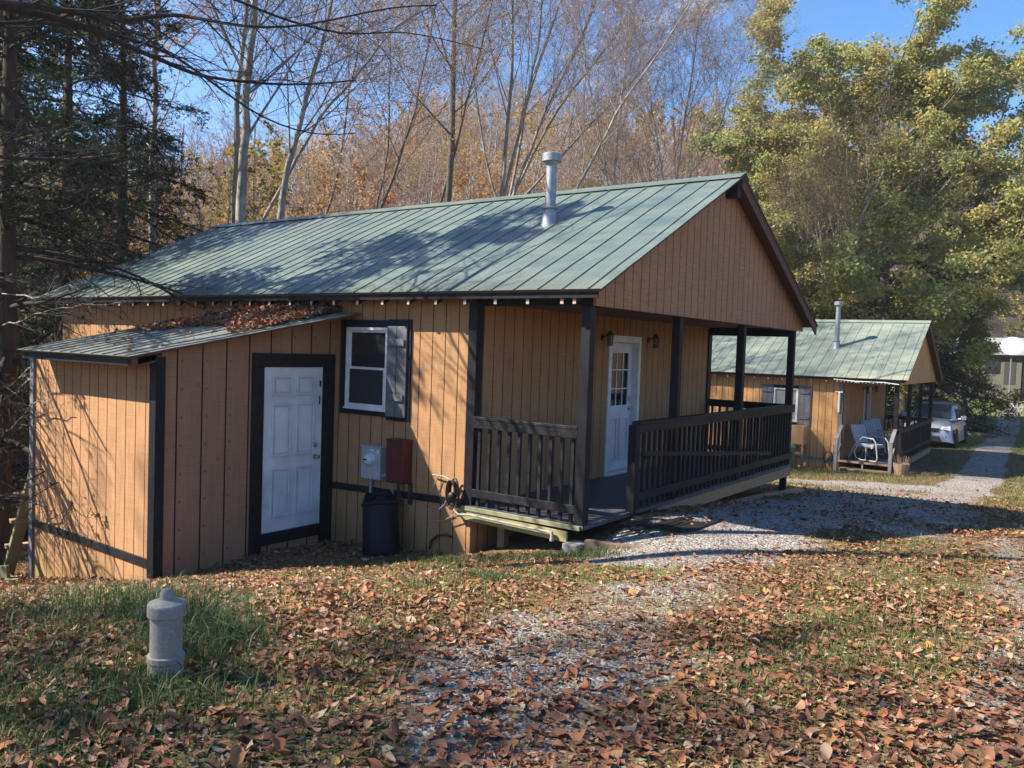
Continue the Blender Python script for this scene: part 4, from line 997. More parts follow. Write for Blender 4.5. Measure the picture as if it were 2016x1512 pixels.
# far wood on the hills all round: one mass
rng = np.random.default_rng(15); n = 5200
az = rng.uniform(-75, 75, n); Rm = 82+240*rng.uniform(0, 1, n)**1.1; a = np.radians(az)-YAW
x = CAM[0]+Rm*np.sin(a); y = CAM[1]+Rm*np.cos(a); d0 = np.interp(az, _az, _d0); ok = (Rm > d0+12) & ~((az > 24) & (az < 60) & (x > -14) & (x < 16)); x = x[ok]; y = y[ok]; n = len(x); z = gz(x, y)
q = 9; bx = np.repeat(x, q); by = np.repeat(y, q); bz = np.repeat(z, q); N = len(bx); dd = rng.normal(0, .25, (N, 3)); dd[:, 2] = 1; dd /= np.linalg.norm(dd, axis=1, keepdims=True)
tw = curve(rng, np.stack([bx+rng.normal(0, .8, N), by+rng.normal(0, .8, N), bz+rng.uniform(0, 3, N)], 1), dd, rng.uniform(5, 10, N), np.full(N, .06), 3, .25, .1)
fw = empty('far_wood', (0, 0, 0)); tag(fw, 'mass of bare and rust coloured woodland covering the far hills', kind='stuff')
v, f = tubes(*tw, 3); link('branches', np_mesh('far_wood_branches', v, [f], M['twig_purple']), fw)
for nm, mt, cnt, sh_ in (('rust_leaves', 'rust', 16, 0), ('olive_leaves', 'bushleaf', 7, 1), ('russet_leaves', 'pinkbud', 22, 2)):
    k = np.repeat(np.arange(n), cnt); C = np.stack([x[k]+rng.normal(0, 2.2, len(k)), y[k]+rng.normal(0, 2.2, len(k)), z[k]+rng.uniform(2.5, 10, len(k))], 1)
    keep = fbm(C[:, 0]/30, C[:, 1]/30, 30+sh_, 2) > (.5 if sh_ < 2 else .3); v, f = leaf_quads(rng, C[keep], .42, .8); link(nm, np_mesh(nm, v, [f], M[mt]), fw)

# underbrush: brambles and saplings between the trunks
rng = np.random.default_rng(18); n = 8200
az = rng.uniform(-36, 34, n); Rm = 19+42*rng.uniform(0, 1, n)**1.2; a = np.radians(az)-YAW
x = CAM[0]+Rm*np.sin(a); y = CAM[1]+Rm*np.cos(a)
ok = ~((x > -12.6) & (x < 1.5) & (y > -3) & (y < 9)) & ~((x > -9.5) & (y > 8)); x = x[ok]; y = y[ok]; n = len(x); z = gz(x, y)
dd = rng.normal(0, .35, (n, 3)); dd[:, 2] = 1; dd /= np.linalg.norm(dd, axis=1, keepdims=True)
st = curve(rng, np.stack([x, y, z-.1], 1), dd, rng.uniform(1.2, 4.6, n), rng.uniform(.008, .022, n), 6, .13, .0)
ch = children(rng, *st, 4, .25, .95, .4, (35, 12), 4, .12, .02, .6, .4, .004)
ub = empty('underbrush', (0, 0, 0)); tag(ub, 'tangled twiggy underbrush with yellow and olive leaves behind the cabin', kind='stuff')
v, f = join([tubes(*st, 4), tubes(*ch, 3)]); link('stems', np_mesh('underbrush_stems', v, f, M['twig']), ub)
idx = rng.integers(0, len(ch[0]), 60000); p, _, _ = interp(*ch, idx, rng.uniform(.2, 1, 60000)); p = p+rng.normal(0, .08, p.shape); g_ = fbm(p[:, 0]/5, p[:, 1]/5, 40, 3)
for nm, mt, k in (('golden_leaves', 'gold', g_ > .56), ('olive_leaves', 'bushleaf', g_ < .44), ('russet_leaves', 'pinkbud', (g_ > .47) & (g_ < .53))):
    v, f = leaf_quads(rng, p[k], .10); link(nm, np_mesh(nm, v, [f], M[mt]), ub)

# ------------------------------------------------------------------ big oak and the growth behind the second cabin
def crown_tree(seed, base, Ht, r0, label, name='oak_tree', lean=(0, 0), leafmat='oakleaf', n1=22, n2=9, n3=7, r1=.5, t0=.22, leaves=90000, size=.15, ang=(62, 14), clus=.33, group=None, bark='bark_dark', droop=0.):
    rng = np.random.default_rng(seed); base = np.array(base, float); P = []
    for i in range(6): P.append((rng.normal(0, .12)*i+lean[0]*(i/5)**1.3, rng.normal(0, .12)*i+lean[1]*(i/5)**1.3, Ht*i/5*.86-.3*(i == 0)))
    K = 14; A = np.array(P); s = np.linspace(0, 5, K); i = np.minimum(s.astype(int), 4); f = (s-i)[:, None]; T = (A[i]*(1-f)+A[i+1]*f)[None]; R = np.linspace(r0, r0*.15, K)[None]
    a = children(rng, T, R, n1, t0, .99, r1, ang, 8, .10, .05-droop, .45, .45, .02)
    b = children(rng, *a, n2, .25, .99, .42, (45, 14), 5, .14, .03-droop, .5, .35, .01)
    c = children(rng, *b, n3, .2, .99, .5, (45, 16), 4, .16, .02-droop, .6, .4, .006)
    # leaves sit in clumps at the twig ends
    nc = len(c[0]); keep = np.arange(nc)[rng.uniform(0, 1, nc) < .6]
    idx = rng.choice(keep, leaves); t = rng.uniform(.35, 1, leaves); p, _, _ = interp(*c, idx, t); off = rng.normal(0, 1, (leaves, 3))*clus*.5; off[:, 2] *= .55
    lv = leaf_quads(rng, p+off, size, .62, droop=.35)
    r = empty(name, tuple(base), 0, label, 'tree', group)
    v, f = join([tubes(T, R, 12), tubes(*a, 7)]); link('trunk', np_mesh(name+'_trunk', v, f, M[bark], True), r)
    v, f = join([tubes(*b, 4), tubes(*c, 3)]); link('branches', np_mesh(name+'_branches', v, f, M['twig']), r)
    link('crown', np_mesh(name+'_crown', lv[0], [lv[1]], M[leafmat]), r)
    return r
crown_tree(61, gpos(1785, 47), 19.5, .42, 'huge oak with turning green and yellow leaves towering behind the second cabin', leaves=340000, size=.17, n1=46, r1=.60, t0=.22, ang=(70, 18), clus=.55, lean=(-2.6, -1.9))
crown_tree(66, gpos(30, 21), 3.6, .05, 'small yellow leaved bush glowing behind the left end of the shed', name='bush', leafmat='gold', n1=14, n2=7, n3=5, leaves=9000, size=.09, r1=.6, t0=.05, ang=(45, 14), bark='bark_grey')
crown_tree(62, gpos(2150, 62), 13, .30, 'broad yellow green oak at the right picture edge beyond the lane side lawn', leaves=50000, size=.16, n1=18, r1=.52, t0=.3)
for sd, px_, ds, ht, lab in ((63, 1475, 37, 9, 'olive and yellow bushy tree behind the main gable, left of the big oak'), (64, 1590, 36, 6.5, 'low yellow leaved tree between the two cabin roofs'), (65, 1905, 48, 6.5, 'small tree with yellow patches right of the dark hemlock')):
    crown_tree(sd, gpos(px_, ds), ht, .12, lab, name='bushy_tree', leafmat='bushleaf', n1=16, n2=8, n3=6, leaves=16000, size=.13, r1=.45, t0=.12, ang=(50, 14), bark='bark_grey')
near_tree(12, [([(1640, 560), (1665, 500), (1700, 420), (1740, 330)], 38, .28, .10), ([(1625, 570), (1620, 500), (1612, 430)], 38.5, .22, .08), ([(1560, 600), (1590, 500), (1600, 400)], 38, .12, .05)],
          'pale leaning trunks with bare twigs in front of the big oak', n1=16, n2=8, n3=7, n4=2, r1=.5, t0=.25, leaves=3500, leafsize=.09, leafmat='bushleaf')['group'] = 'trees behind the second cabin'
hR = hemlock(13, gpos(1815, 47), 'broad dark hemlock behind the right end of the second cabin', group='trees behind the second cabin', Ht=10, r0=.22, n1=85, bare=.0, needles=90000, t0=.04, reach=.52, nsize=.11)
dup(hR, gpos(1740, 50), 2.0, .9, 'dark hemlock directly behind the far flue pipe', 'trees behind the second cabin')


# ------------------------------------------------------------------ leaf litter, grass, stones
def in_view(rng, n, r0, r1, power, spread=50):
    n = int(n*1.2)
    """n points round the camera between r0 and r1, density per area falling as r^-power beyond 5 m"""
    rr = np.linspace(r0, r1, 400); w = rr*np.where(rr < 5, 1, (5/rr)**power); c = np.cumsum(w); c /= c[-1]
    r = np.interp(rng.uniform(0, 1, n), c, rr); a = np.radians(rng.uniform(-spread, spread, n))-YAW
    return CAM[0]+r*np.sin(a), CAM[1]+r*np.cos(a), r
def blocked(x, y):
    b = ((x > -11.5) & (x < -1.45) & (y > -.02) & (y < 6.95)) | ((x > SX0) & (x < SX1+.01) & (y > SY) & (y < .1)) | ((x > -1.6) & (x < .07) & (y > -.07) & (y < 6.95))
    b |= (x > -12) & (x < -.3) & (y > 17.9) & (y < 25.2)
    return b | (np.hypot(x-.97, y+5.29) < .1)
M['litter'] = m_leaf('fallen_leaves', [(0, (.10, .045, .030)), (.25, (.21, .096, .058)), (.5, (.34, .150, .080)), (.68, (.35, .125, .050)), (.84, (.42, .24, .14)), (.95, (.54, .40, .27)), (.97, (.42, .17, .05)), (1, (.50, .36, .10))], .12, .65, clump=.15, clumpcol=(.16, .07, .04))
M['crumb'] = m_leaf('leaf_crumbs', [(0, (.10, .06, .035)), (.4, (.24, .14, .08)), (.7, (.38, .27, .15)), (1, (.52, .44, .27))], .1, .8, clump=.2, clumpcol=(.22, .11, .05))
def litter_mesh(rng, x, y, z, size, stand=.35):
    n = len(x); th = rng.uniform(0, 2*PI, n); s = size*np.clip(rng.lognormal(-.08, .38, n), .35, 1.9)
    # leaf frame: forward, side, normal with random tilt
    nz = np.stack([rng.normal(0, stand, n), rng.normal(0, stand, n), np.ones(n)], 1); nz /= np.linalg.norm(nz, axis=1, keepdims=True)
    f = np.stack([np.cos(th), np.sin(th), np.zeros(n)], 1); f -= nz*(f*nz).sum(1, keepdims=True); f /= np.linalg.norm(f, axis=1, keepdims=True); sd = np.cross(nz, f)
    cu = rng.normal(.06, .13, n); fo = rng.normal(.09, .13, n); wd = rng.uniform(.15, .33, n)
    C = np.stack([x, y, z], 1); tw_ = rng.normal(0, .5, n)
    prof = [(-.5, 0), (.5, 0), (-.27, 0), (0, 0), (.25, 0), (-.30, .74), (-.03, 1), (.24, .66), (-.30, -.74), (-.03, -1), (.24, -.66)]; K = len(prof)
    jg = rng.normal(0, .035, (n, K, 2)); V = np.empty((n, K, 3))
    for k, (t, w) in enumerate(prof):
        ww = w*wd*(1-.25*np.abs(cu)*abs(t)); h = t*t*4*cu+abs(w)**1.4*fo+t*w*tw_*.5
        V[:, k] = C+f*((t+jg[:, k, 0])*s)[:, None]+sd*((ww+jg[:, k, 1]*(w != 0))*s)[:, None]+nz*((h+jg[:, k, 0]*.6)*s)[:, None]
    lo = V[:, :, 2].min(1)-z; V[:, :, 2] -= np.minimum(lo, 0)[:, None]*.75
    b = (np.arange(n)*K)[:, None]
    T = np.concatenate([b+np.array([[q]]).reshape(1, 3) for q in ((0, 2, 5), (0, 8, 2), (1, 7, 4), (1, 4, 10))])
    Q = np.concatenate([b+np.array(q).reshape(1, 4) for q in ((2, 3, 6, 5), (3, 4, 7, 6), (2, 8, 9, 3), (3, 9, 10, 4))])
    return V.reshape(-1, 3), [T, Q]
rng = np.random.default_rng(100)
x, y, r = in_view(rng, 360000, 1.6, 45, 1.2)
g_ = gravel(x, y); cl = fbm(x*1.1, y*1.1, 50, 4); lw = lawn_mask(x, y)
dens = np.clip(.50+(cl-.47)*3.0, .10, .95)*(1-.80*np.clip(g_*1.5-.3, 0, 1))*(1-.45*np.clip(lw-.15, 0, .6))
dens = np.maximum(dens, .95*sstep(1.0, .2, seg_dist(x, y, [(-3.7, -2.2), (-3.6, -.2), (-2.6, -.3)])))
dens = np.maximum(dens, .9*sstep(1.3, .3, seg_dist(x, y, [(-7, -3.1), (-3.9, -3.1), (-2.6, -2.0), (-1.8, -2.6)])))
dens = np.maximum(dens, np.where(r < 7, .22, 0)*(1-.85*np.clip(g_*1.5-.1, 0, 1))*(1-.5*(lw > .5)))
hot = sstep(1.6, .5, seg_dist(x, y, [(2.9, -4.6), (4.4, -3.2), (5.2, -1.5)])); dens = np.maximum(dens, .62*hot); dens = np.maximum(dens, .5*sstep(1.0, .2, seg_dist(x, y, [(-.6, -6.2), (1.2, -5.9), (2.2, -5.2)])))
dens *= np.where((y > 9) & (x > -2.2), .35, 1)*np.where(r > 20, .8, 1)
ok = (rng.uniform(0, 1, len(x)) < dens) & ~blocked(x, y); x, y, r = x[ok], y[ok], r[ok]
zz = gz(x, y)+rng.uniform(.003, .022, len(x))
near = r < 14
v, f = litter_mesh(rng, x[near], y[near], zz[near], .049, .24)
fl = empty('leaf_litter', (0, 0, 0)); tag(fl, 'brown and russet fallen leaves strewn over the yard', kind='stuff')
link('near_leaves', np_mesh('leaf_litter', v, f, M['litter'], True), fl)
fx, fy, fz = x[~near], y[~near], zz[~near]; v, f = litter_mesh(rng, fx, fy, fz, .05); link('distant_leaves', np_mesh('leaf_litter_distant', v, f, M['litter']), fl)
x, y, r = in_view(rng, 420000, 1.6, 30, 1.15); g_ = gravel(x, y); cl = fbm(x*2.3+9, y*2.3, 55, 4)
ok = (rng.uniform(0, 1, len(x)) < np.clip(.5+(cl-.45)*3, .12, 1)*(1-.25*np.clip(g_, 0, 1))) & ~blocked(x, y); x, y, r = x[ok], y[ok], r[ok]
C = np.stack([x, y, gz(x, y)+rng.uniform(.003, .012, len(x))], 1); n = len(x); a = rng.normal(0, 1, (n, 3)); a[:, 2] *= .25; a /= np.linalg.norm(a, axis=1, keepdims=True); b = np.cross(a, np.array([0, 0, 1.]))+rng.normal(0, .2, (n, 3)); sz = .020*rng.lognormal(0, .4, (n, 1)); wz = sz*rng.uniform(.12, .5, (n, 1))
V = np.stack([C-a*sz*.5, C+b*wz, C+a*sz*.5, C-b*wz], 1).reshape(-1, 3)
link('leaf_crumbs', np_mesh('leaf_crumbs', V, [(np.arange(n)*4)[:, None]+np.arange(4)[None]], M['crumb']), fl)
# pile on the shed roof
n = 5600; x = rng.uniform(SX0+.75, SX1+.15, n); u = rng.uniform(0, 1, n)**1.5; y = -.03-u*(1.35+.25*np.sin(x*3)); z = 1.62+.215*(y+2.8)+.02+rng.uniform(0, 1, n)*.11*(1-u)*np.sin(np.clip((x-SX0-.8)/(2.3), 0, 1)*PI)**.5
v, f = litter_mesh(rng, x, y, z, .075, .5); tag(link('leaf_pile', np_mesh('roof_leaf_pile', v, f, M['litter'])), 'drift of dry brown leaves lying on the shed roof', kind='stuff')
n = 120; x = rng.uniform(SX0+.5, SX1+.1, n); y = rng.uniform(-2.75, -.2, n); v, f = litter_mesh(rng, x, y, 1.62+.215*(y+2.8)+.015, .06, .3); tag(link('roof_leaf_scatter', np_mesh('roof_leaf_scatter', v, f, M['litter'])), 'few loose leaves scattered down the shed roof', kind='stuff')

M['grass'] = m_leaf('grass_blades', [(0, (.05, .11, .022)), (.4, (.11, .18, .035)), (.75, (.19, .24, .06)), (.9, (.38, .34, .13)), (1, (.48, .40, .20))], .35, .5, clump=.3, clumpcol=(.16, .17, .05))
M['weed'] = m_leaf('rank_weed_blades', [(0, (.03, .075, .03)), (.5, (.06, .12, .04)), (.85, (.12, .18, .06)), (.95, (.34, .29, .15)), (1, (.46, .38, .22))], .35, .5, clump=.2, clumpcol=(.03, .07, .03))
def blades(rng, x, y, z, hgt, wid, lean=.5):
    n = len(x); th = rng.uniform(0, 2*PI, n); d = np.stack([np.cos(th), np.sin(th), np.zeros(n)], 1); s = np.stack([-np.sin(th), np.cos(th), np.zeros(n)], 1)
    h = hgt*rng.uniform(.4, 1.4, n); w = wid*rng.uniform(.6, 1.3, n); ln = np.abs(rng.normal(0, lean, n))*h; C = np.stack([x, y, z-.01], 1); up = np.array([0, 0, 1.])
    V = np.stack([C-s*w[:, None], C+s*w[:, None], C+up*(h*.6)[:, None]+d*(ln*.35)[:, None]-s*(w*.75)[:, None], C+up*(h*.6)[:, None]+d*(ln*.35)[:, None]+s*(w*.75)[:, None], C+up*(h*np.clip(1-.25*ln/h, .5, 1))[:, None]+d*ln[:, None]], 1).reshape(-1, 3)
    b = (np.arange(n)*5)[:, None]; return V, [b+np.array([[0, 1, 3, 2]]), b+np.array([[2, 3, 4]])]
x, y, r = in_view(rng, 620000, 1.6, 60, 1.4); g_ = gravel(x, y); lw = lawn_mask(x, y); cl = fbm(x*1.6, y*1.6, 60, 4)
dens = np.clip(lw*1.1+(cl-.47)*2.6, .06, 1)*(1-np.clip(g_*1.6-.15, 0, .97)); dens *= np.where(seg_dist(x, y, [(-3.7, -2.2), (-3.6, -.2)]) < .8, .08, 1)
ok = (rng.uniform(0, 1, len(x)) < dens) & ~blocked(x, y); x, y, r = x[ok], y[ok], r[ok]
v, f = blades(rng, x, y, gz(x, y), np.where(r > 18, .085, .058), np.where(r > 18, .006, .0030), .8)
tag(link('grass', np_mesh('grass', v, f, M['grass'])), 'short patchy lawn grass growing up through the leaves', kind='stuff')
# taller weeds round the vent pipe and by the deck
def tuft(cx, cy, sx, sy, n): return rng.normal(cx, sx, n), rng.normal(cy, sy, n)
sets = [tuft(.35, -4.75, .30, .14, 1500), tuft(.75, -5.1, .2, .12, 500), tuft(-.3, -4.5, .4, .25, 600), tuft(1.12, -5.42, .16, .10, 420), tuft(.9, -5.85, .35, .18, 900), tuft(-.2, -5.2, .35, .25, 700), tuft(-1.3, -.5, .5, .12, 1300), tuft(-.3, -.4, .3, .1, 900), tuft(.5, -2.2, .12, .12, 900), tuft(.25, -.3, .2, .12, 700)]
xs_ = np.concatenate([a for a, b in sets]); ys_ = np.concatenate([b for a, b in sets]); hh_ = np.concatenate([np.full(len(a), h) for (a, b), h in zip(sets, (.17, .15, .12, .13, .10, .12, .09, .08, .07, .10))])
ok = ~blocked(xs_, ys_); xs_, ys_, hh_ = xs_[ok], ys_[ok], hh_[ok]
v, f = blades(rng, xs_, ys_, gz(xs_, ys_), hh_, .0028, 1.0)
tag(link('weeds', np_mesh('weeds', v, f, M['weed'])), 'rank green weeds and long grass round the vent pipe', kind='stuff')
# stones
x, y, r = in_view(rng, 120000, 2.2, 30, 1.6); g_ = gravel(x, y)+(fbm(x*7, y*7, 70, 3)-.5)*.8
ok = (g_ > .50) & ~blocked(x, y); x, y, r = x[ok], y[ok], r[ok]; n = len(x); z = gz(x, y)+.006
oc = np.array([(1.2, 0, 0), (0, .8, 0), (-1.2, 0, 0), (0, -.8, 0), (.2, .1, .32), (0, 0, -.4)]); s = np.clip(rng.lognormal(-4.45, .45, n), .004, .035)
V = oc[None]*s[:, None, None]*rng.uniform(.6, 1.3, (n, 6, 3)); th = rng.uniform(0, 6.28, n); c_, s_ = np.cos(th), np.sin(th)
V = np.stack([V[..., 0]*c_[:, None]-V[..., 1]*s_[:, None], V[..., 0]*s_[:, None]+V[..., 1]*c_[:, None], V[..., 2]], -1)+np.stack([x, y, z], 1)[:, None]
tr = np.array([(0, 1, 4), (1, 2, 4), (2, 3, 4), (3, 0, 4), (1, 0, 5), (2, 1, 5), (3, 2, 5), (0, 3, 5)]); F = ((np.arange(n)*6)[:, None, None]+tr[None]).reshape(-1, 3)
M['stone'] = m_leaf('crushed_stone', [(0, (.09, .088, .095)), (.5, (.17, .165, .165)), (.85, (.27, .26, .25)), (1, (.45, .43, .40))], 0, .85, clump=.35, clumpcol=(.16, .125, .10))
tag(link('gravel_stones', np_mesh('gravel_stones', V.reshape(-1, 3), [F], M['stone'])), 'loose crushed grey stones on the drive', kind='stuff')

# ------------------------------------------------------------------ loose things near the cabin
vx, vy = .97, -5.29; vz = g1(vx, vy)
m = MB(); m.lathe([(r_*.86, z_) for r_, z_ in [(.081, -.1), (.081, .33)]], (0, 0, 0), 32)
vp = empty('vent_pipe', (vx, vy, vz), .0, 'short upright grey sewer vent pipe with screw cap standing in the weeds', 'vent pipe')
m.build('pipe', M['pvc'], vp, smooth=True)
m = MB(); m.lathe([(r_*.86, z_) for r_, z_ in [(.090, -.1), (.090, .075), (.094, .08), (.094, .105), (.086, .108), (.0812, .108)]], (0, 0, 0), 32); m.build('lower_collar', M['pvc'], vp, smooth=True, sharp=20)
m = MB(); m.lathe([(r_*.86, z_) for r_, z_ in [(.0815, .285), (.090, .287), (.097, .290), (.097, .338), (.093, .345), (.088, .347), (.040, .362), (.036, .363), (.036, .385), (.034, .392), (.022, .408), (.0001, .412)]], (0, 0, 0), 32); m.build('cap', M['pvc'], vp, smooth=True, sharp=20)

# rain barrel: open cut plastic drum leaning against the wall
bx, by = -2.50, -.38; bz = g1(bx, by)-.02
br = empty('drum', (bx, by, bz), 0, 'dark blue plastic drum with its top cut open leaning beside the meter box', 'drum')
br.rotation_euler = (math.radians(-8), math.radians(-13), .0); br.scale = (.93, .93, 1)
n = 40; vs = []; prof = [(.0, .20, 0), (.0, .215, 0), (.02, .235, 0), (.08, .245, 0), (.25, .238, 0), (.5, .232, 0), (1, .222, 1)]
for t, rad, top in prof:
    for k in range(n):
        a = 2*PI*k/n; h = .78-.13*sstep(-.2, .35, -math.sin(a)*.8+math.cos(a)*.25)*(1-sstep(.86, .95, math.cos(a-2.9)))
        vs.append((rad*math.cos(a), rad*math.sin(a), float(h)*t if top else .74*t))
for t, dr in ((1, .018), (.55, .02), (0.05, .02)):
    for k in range(n):
        a = 2*PI*k/n; p = vs[6*n+k]; q = (.222-dr)/.222; vs.append((p[0]*q, p[1]*q, p[2]*t))
fs = [(i*n+k, i*n+(k+1) % n, (i+1)*n+(k+1) % n, (i+1)*n+k) for i in range(9) for k in range(n)]+[tuple(range(n))[::-1], tuple(9*n+k for k in range(n))]
MB().add(vs, fs).build('shell', M['bluedrum'], br, smooth=True)
for z_ in (.10, .60):
    m = MB(); m.lathe([(.230, z_), (.246, z_+.01), (.246, z_+.03), (.230, z_+.04)], (0, 0, 0), 40); m.build('hoop', M['bluedrum'], br, smooth=True)
m = MB(); m.tube([(-.17, .05, .70), (-.10, .02, .745), (-.04, .06, .75), (.02, .16, .74)], .022, 8); m.build('drum_handle', M['bluedrum'], br, smooth=True)
rg = MB()
for i in range(5):
    a = i*1.3; rg.beam((.05+.05*math.cos(a), .02+.05*math.sin(a), .54), (.05+.10*math.cos(a+1), .02+.08*math.sin(a+1), .62), .05, .01)
tag(rg.build('scrap', M['red'], None), 'red scraps lying inside the open drum', 'scrap'); sc_ = bpy.data.objects['scrap']; sc_.location = (bx, by, bz); sc_.rotation_euler = br.rotation_euler

# cables on the near wall and the pipe along the deck
cc = empty('cable_coil', (-1.66, -.03, .1), 0, 'tangle of cables and a coil hanging on the wall corner left of the porch', 'cable')
m = MB(); random.seed(8)
for k in range(7):
    c0 = (random.uniform(-.02, .02), -.03-.012*k, .02+random.uniform(-.02, .02)); rx, rz_ = random.uniform(.055, .08), random.uniform(.13, .17)
    m.tube([(c0[0]+rx*math.cos(a), c0[1], c0[2]+rz_*math.sin(a)) for a in np.linspace(0, 2*PI, 22)], .0085, 6)
m.build('coil', M['cable_dark'], cc, smooth=True)
m = MB(); m.tube([(-.38, -.005, .19), (-.2, -.03, .20), (-.05, -.05, .17), (.04, -.06, .10), (.05, -.05, .0)], .009, 6); m.tube([(-.27, -.006, .19), (-.33, -.02, .10), (-.38, -.01, .0)], .005, 5)
m.tube([(-.1, -.02, .18), (-.07, -.07, .0), (-.12, -.07, -.12), (-.25, -.05, -.22), (-.45, -.02, -.23)], .007, 6); m.tube([(.03, -.05, -.12), (.05, -.05, -.2), (-.15, -.03, -.32), (-.35, -.01, -.36)], .006, 5)
m.build('cable', M['cable_grey'], cc, smooth=True)
m = MB(); m.lathe([(.035, 0), (.045, .02), (.045, .08), (.02, .10), (.0001, .10)], (.02, -.06, 0), 14, (0, -1, 0)); m.build('hose_tap', M['iron'], cc, smooth=True)
m = MB(); m.tube([(-1.62, -.08, .02), (-1.62, -.12, -.06), (-1.55, -.13, -.10), (-1.40, -.115, -.085), (-1.0, -.112, -.095), (-.5, -.112, -.105), (-.32, -.112, -.108)], .013, 8)
m.tube([(-.335, -.112, -.108), (-.28, -.113, -.112), (-.27, -.12, -.15)], .02, 8); m.lathe([(.02, 0), (.026, -.03), (.026, -.045), (.0001, -.045)], (-.268, -.12, -.15), 10)
tag(m.build('water_pipe', M['cable_grey'], None, smooth=True), 'thin grey pipe with an elbow running along the deck edge', 'pipe')
m = MB(); m.tube([(-2.05, -.035, -.60), (-2.03, -.035, -.5), (-1.93, -.03, -.42), (-1.8, -.03, -.39), (-1.72, -.02, -.41)], .014, 7); tag(m.build('drain_hose', M['cable_dark'], None, smooth=True), 'short black hose arching out of the cabin foot wall', 'hose')
# block and timber edging at the deck corner
m = MB(); m.box(-.13, .09, -.14, .10, -.45, -.19); tag(m.build('concrete_block', M['concrete'], None, bevel=.012), 'weathered block under the near corner of the porch deck', 'block')
m = MB(); m.beam((.10, -.05, -.20), (.78, .12, -.20), .09, .14); tag(m.build('edging_timber', M['wood_old'] if 'wood_old' in M else m_paint('old_timber', (.20, .13, .09), .9, (.12, .10, .08), .5, 6), None, bevel=.01), 'old timber edging running from the porch corner block', 'timber')
m = MB(); m.beam((-1.35, -.10, -.60), (-.75, -.16, -.50), .05, .07); m.beam((-1.75, -.08, -.66), (-1.2, -.12, -.6), .05, .04); tag(m.build('loose_board', M['wood'], None, bevel=.004), 'loose board lying in grass under the deck edge', 'board')
for i, (a, b, w, h, lab) in enumerate((((.16, 3.0, -.23), (.10, 6.0, -.40), .14, .05, 'long tan board lying under the front edge of the porch'), ((.02, 5.6, -.42), (.10, 7.4, -.50), .16, .05, 'short tan board beside the far deck leg'))):
    m = MB(); m.beam(a, b, w, h); tag(m.build('lumber_board', M['tan'], None, bevel=.004), lab, 'board', 'boards under the porch edge')
# dark worn mat at the porch entrance
rng2 = random.Random(3); m = MB()
for i in range(15):
    t = i/14; p = (.12+.80*t, .78+.10*math.sin(i)+.18*t); zz_ = g1(p[0], p[1])+.018; m.beam((p[0]-.01, p[1]-.26-rng2.uniform(0, .09), zz_), (p[0]+.05, p[1]+.34+rng2.uniform(0, .08), zz_+.012), .042, .012)
m.beam((.1, .72, g1(.1, .72)+.03), (.95, .88, g1(.95, .88)+.03), .03, .012); m.beam((.1, 1.0, g1(.1, 1.0)+.03), (.95, 1.1, g1(.95, 1.1)+.03), .03, .012)
tag(m.build('door_mat', M['iron'], None), 'dark slatted mat lying in front of the porch entrance', 'mat')

# wooden ladder frame leaning on the end of the shed
ld = empty('wooden_ladder', (-7.15, -2.30, g1(-7.15, -2.3)), 0, 'rough wooden ladder frame leaning against the far left end of the shed', 'ladder')
m = MB(); m.beam((-.28, -.15, 0), (.30, .0, 1.75), .05, .15, up=(0, 1, 0)); m.build('rail', M['greenwood'], ld, bevel=.005)
m = MB(); m.beam((-.05, .42, 0), (.32, .42, 1.6), .05, .13, up=(0, 1, 0)); m.build('rail', M['greenwood'], ld, bevel=.005)
for z_, x_ in ((.42, -.17), (.78, -.03), (1.15, .10)): m = MB(); m.beam((x_-.06, -.2, z_), (x_+.10, .5, z_), .15, .045); m.build('rung', M['wood'], ld, bevel=.004)
m = MB(); m.beam((-.7, -.75, .0), (.2, -.35, .13), .05, .16); m.beam((-.6, -.2, -.02), (.35, -.35, .03), .12, .05); tag(m.build('scrap_timber', M['greenwood'], None, bevel=.005), 'mossy scrap timbers on the ground at the shed corner', 'timber'); bpy.data.objects['scrap_timber'].location = (-7.0, -2.35, g1(-7.1, -2.6)+.08)

# ------------------------------------------------------------------ second cabin surroundings
def w2(x, y, z=0):
    c, s = math.cos(.024), math.sin(.024); return (-.39+c*x-s*y, 18.035+s*x+c*y, -1.121+z)
M['chairframe'] = m_paint('cream_chair_tube', (.66, .58, .48), .4, (.3, .25, .2), .2, 10)
def _cush():
    t = NT('striped_cushion', .85, .2); x, y, z = t.sep()[:3]; fr = t.math('FRACT', t.math('MULTIPLY', y, 9)); n = t.noise(18, 4)
    t.col(t.mix(t.ramp(fr, [(0, 0), (.45, 0), (.5, 1), (.95, 1), (1, 0)]), t.mix(n, (.20, .23, .30), (.33, .36, .42)), (.42, .43, .46))); t.bump(n, .3, .01); return t.m
M['cushion'] = _cush()
ch = empty('patio_chair', (0, 0, 0), 0, '', 'chair', 'patio chairs on the second porch')
for s in (-1, 1):
    y = s*.29; m = MB(); m.tube([(-.38, y, .02), (-.20, y, .42), (.0, y, .64), (.30, y, .62), (.38, y, .52), (.44, y, .10), (.40, y, .02), (.0, y, .015), (-.16, y, .06), (-.22, y, .22), (-.14, y, .40)], .0165, 8)
    m.tube([(-.14, y*.93, .36), (-.32, y*.93, .78), (-.36, y*.93, .94)], .0155, 8); m.build('side_frame', M['chairframe'], ch, smooth=True)
for a_, b_ in (((-.36, -.27, .94), (-.36, .27, .94)), ((.26, -.28, .36), (.26, .28, .36)), ((-.14, -.28, .36), (-.14, .28, .36)), ((.1, -.27, .36), (.1, -.27, .02)), ((.1, .27, .36), (.1, .27, .02))):
    m = MB(); m.tube([a_, b_], .0155, 8); m.build('cross_tube', M['chairframe'], ch, smooth=True)
m = MB(); m.beam((-.16, 0, .42), (.30, 0, .40), .52, .10); m.build('seat', M['cushion'], ch, bevel=.035)
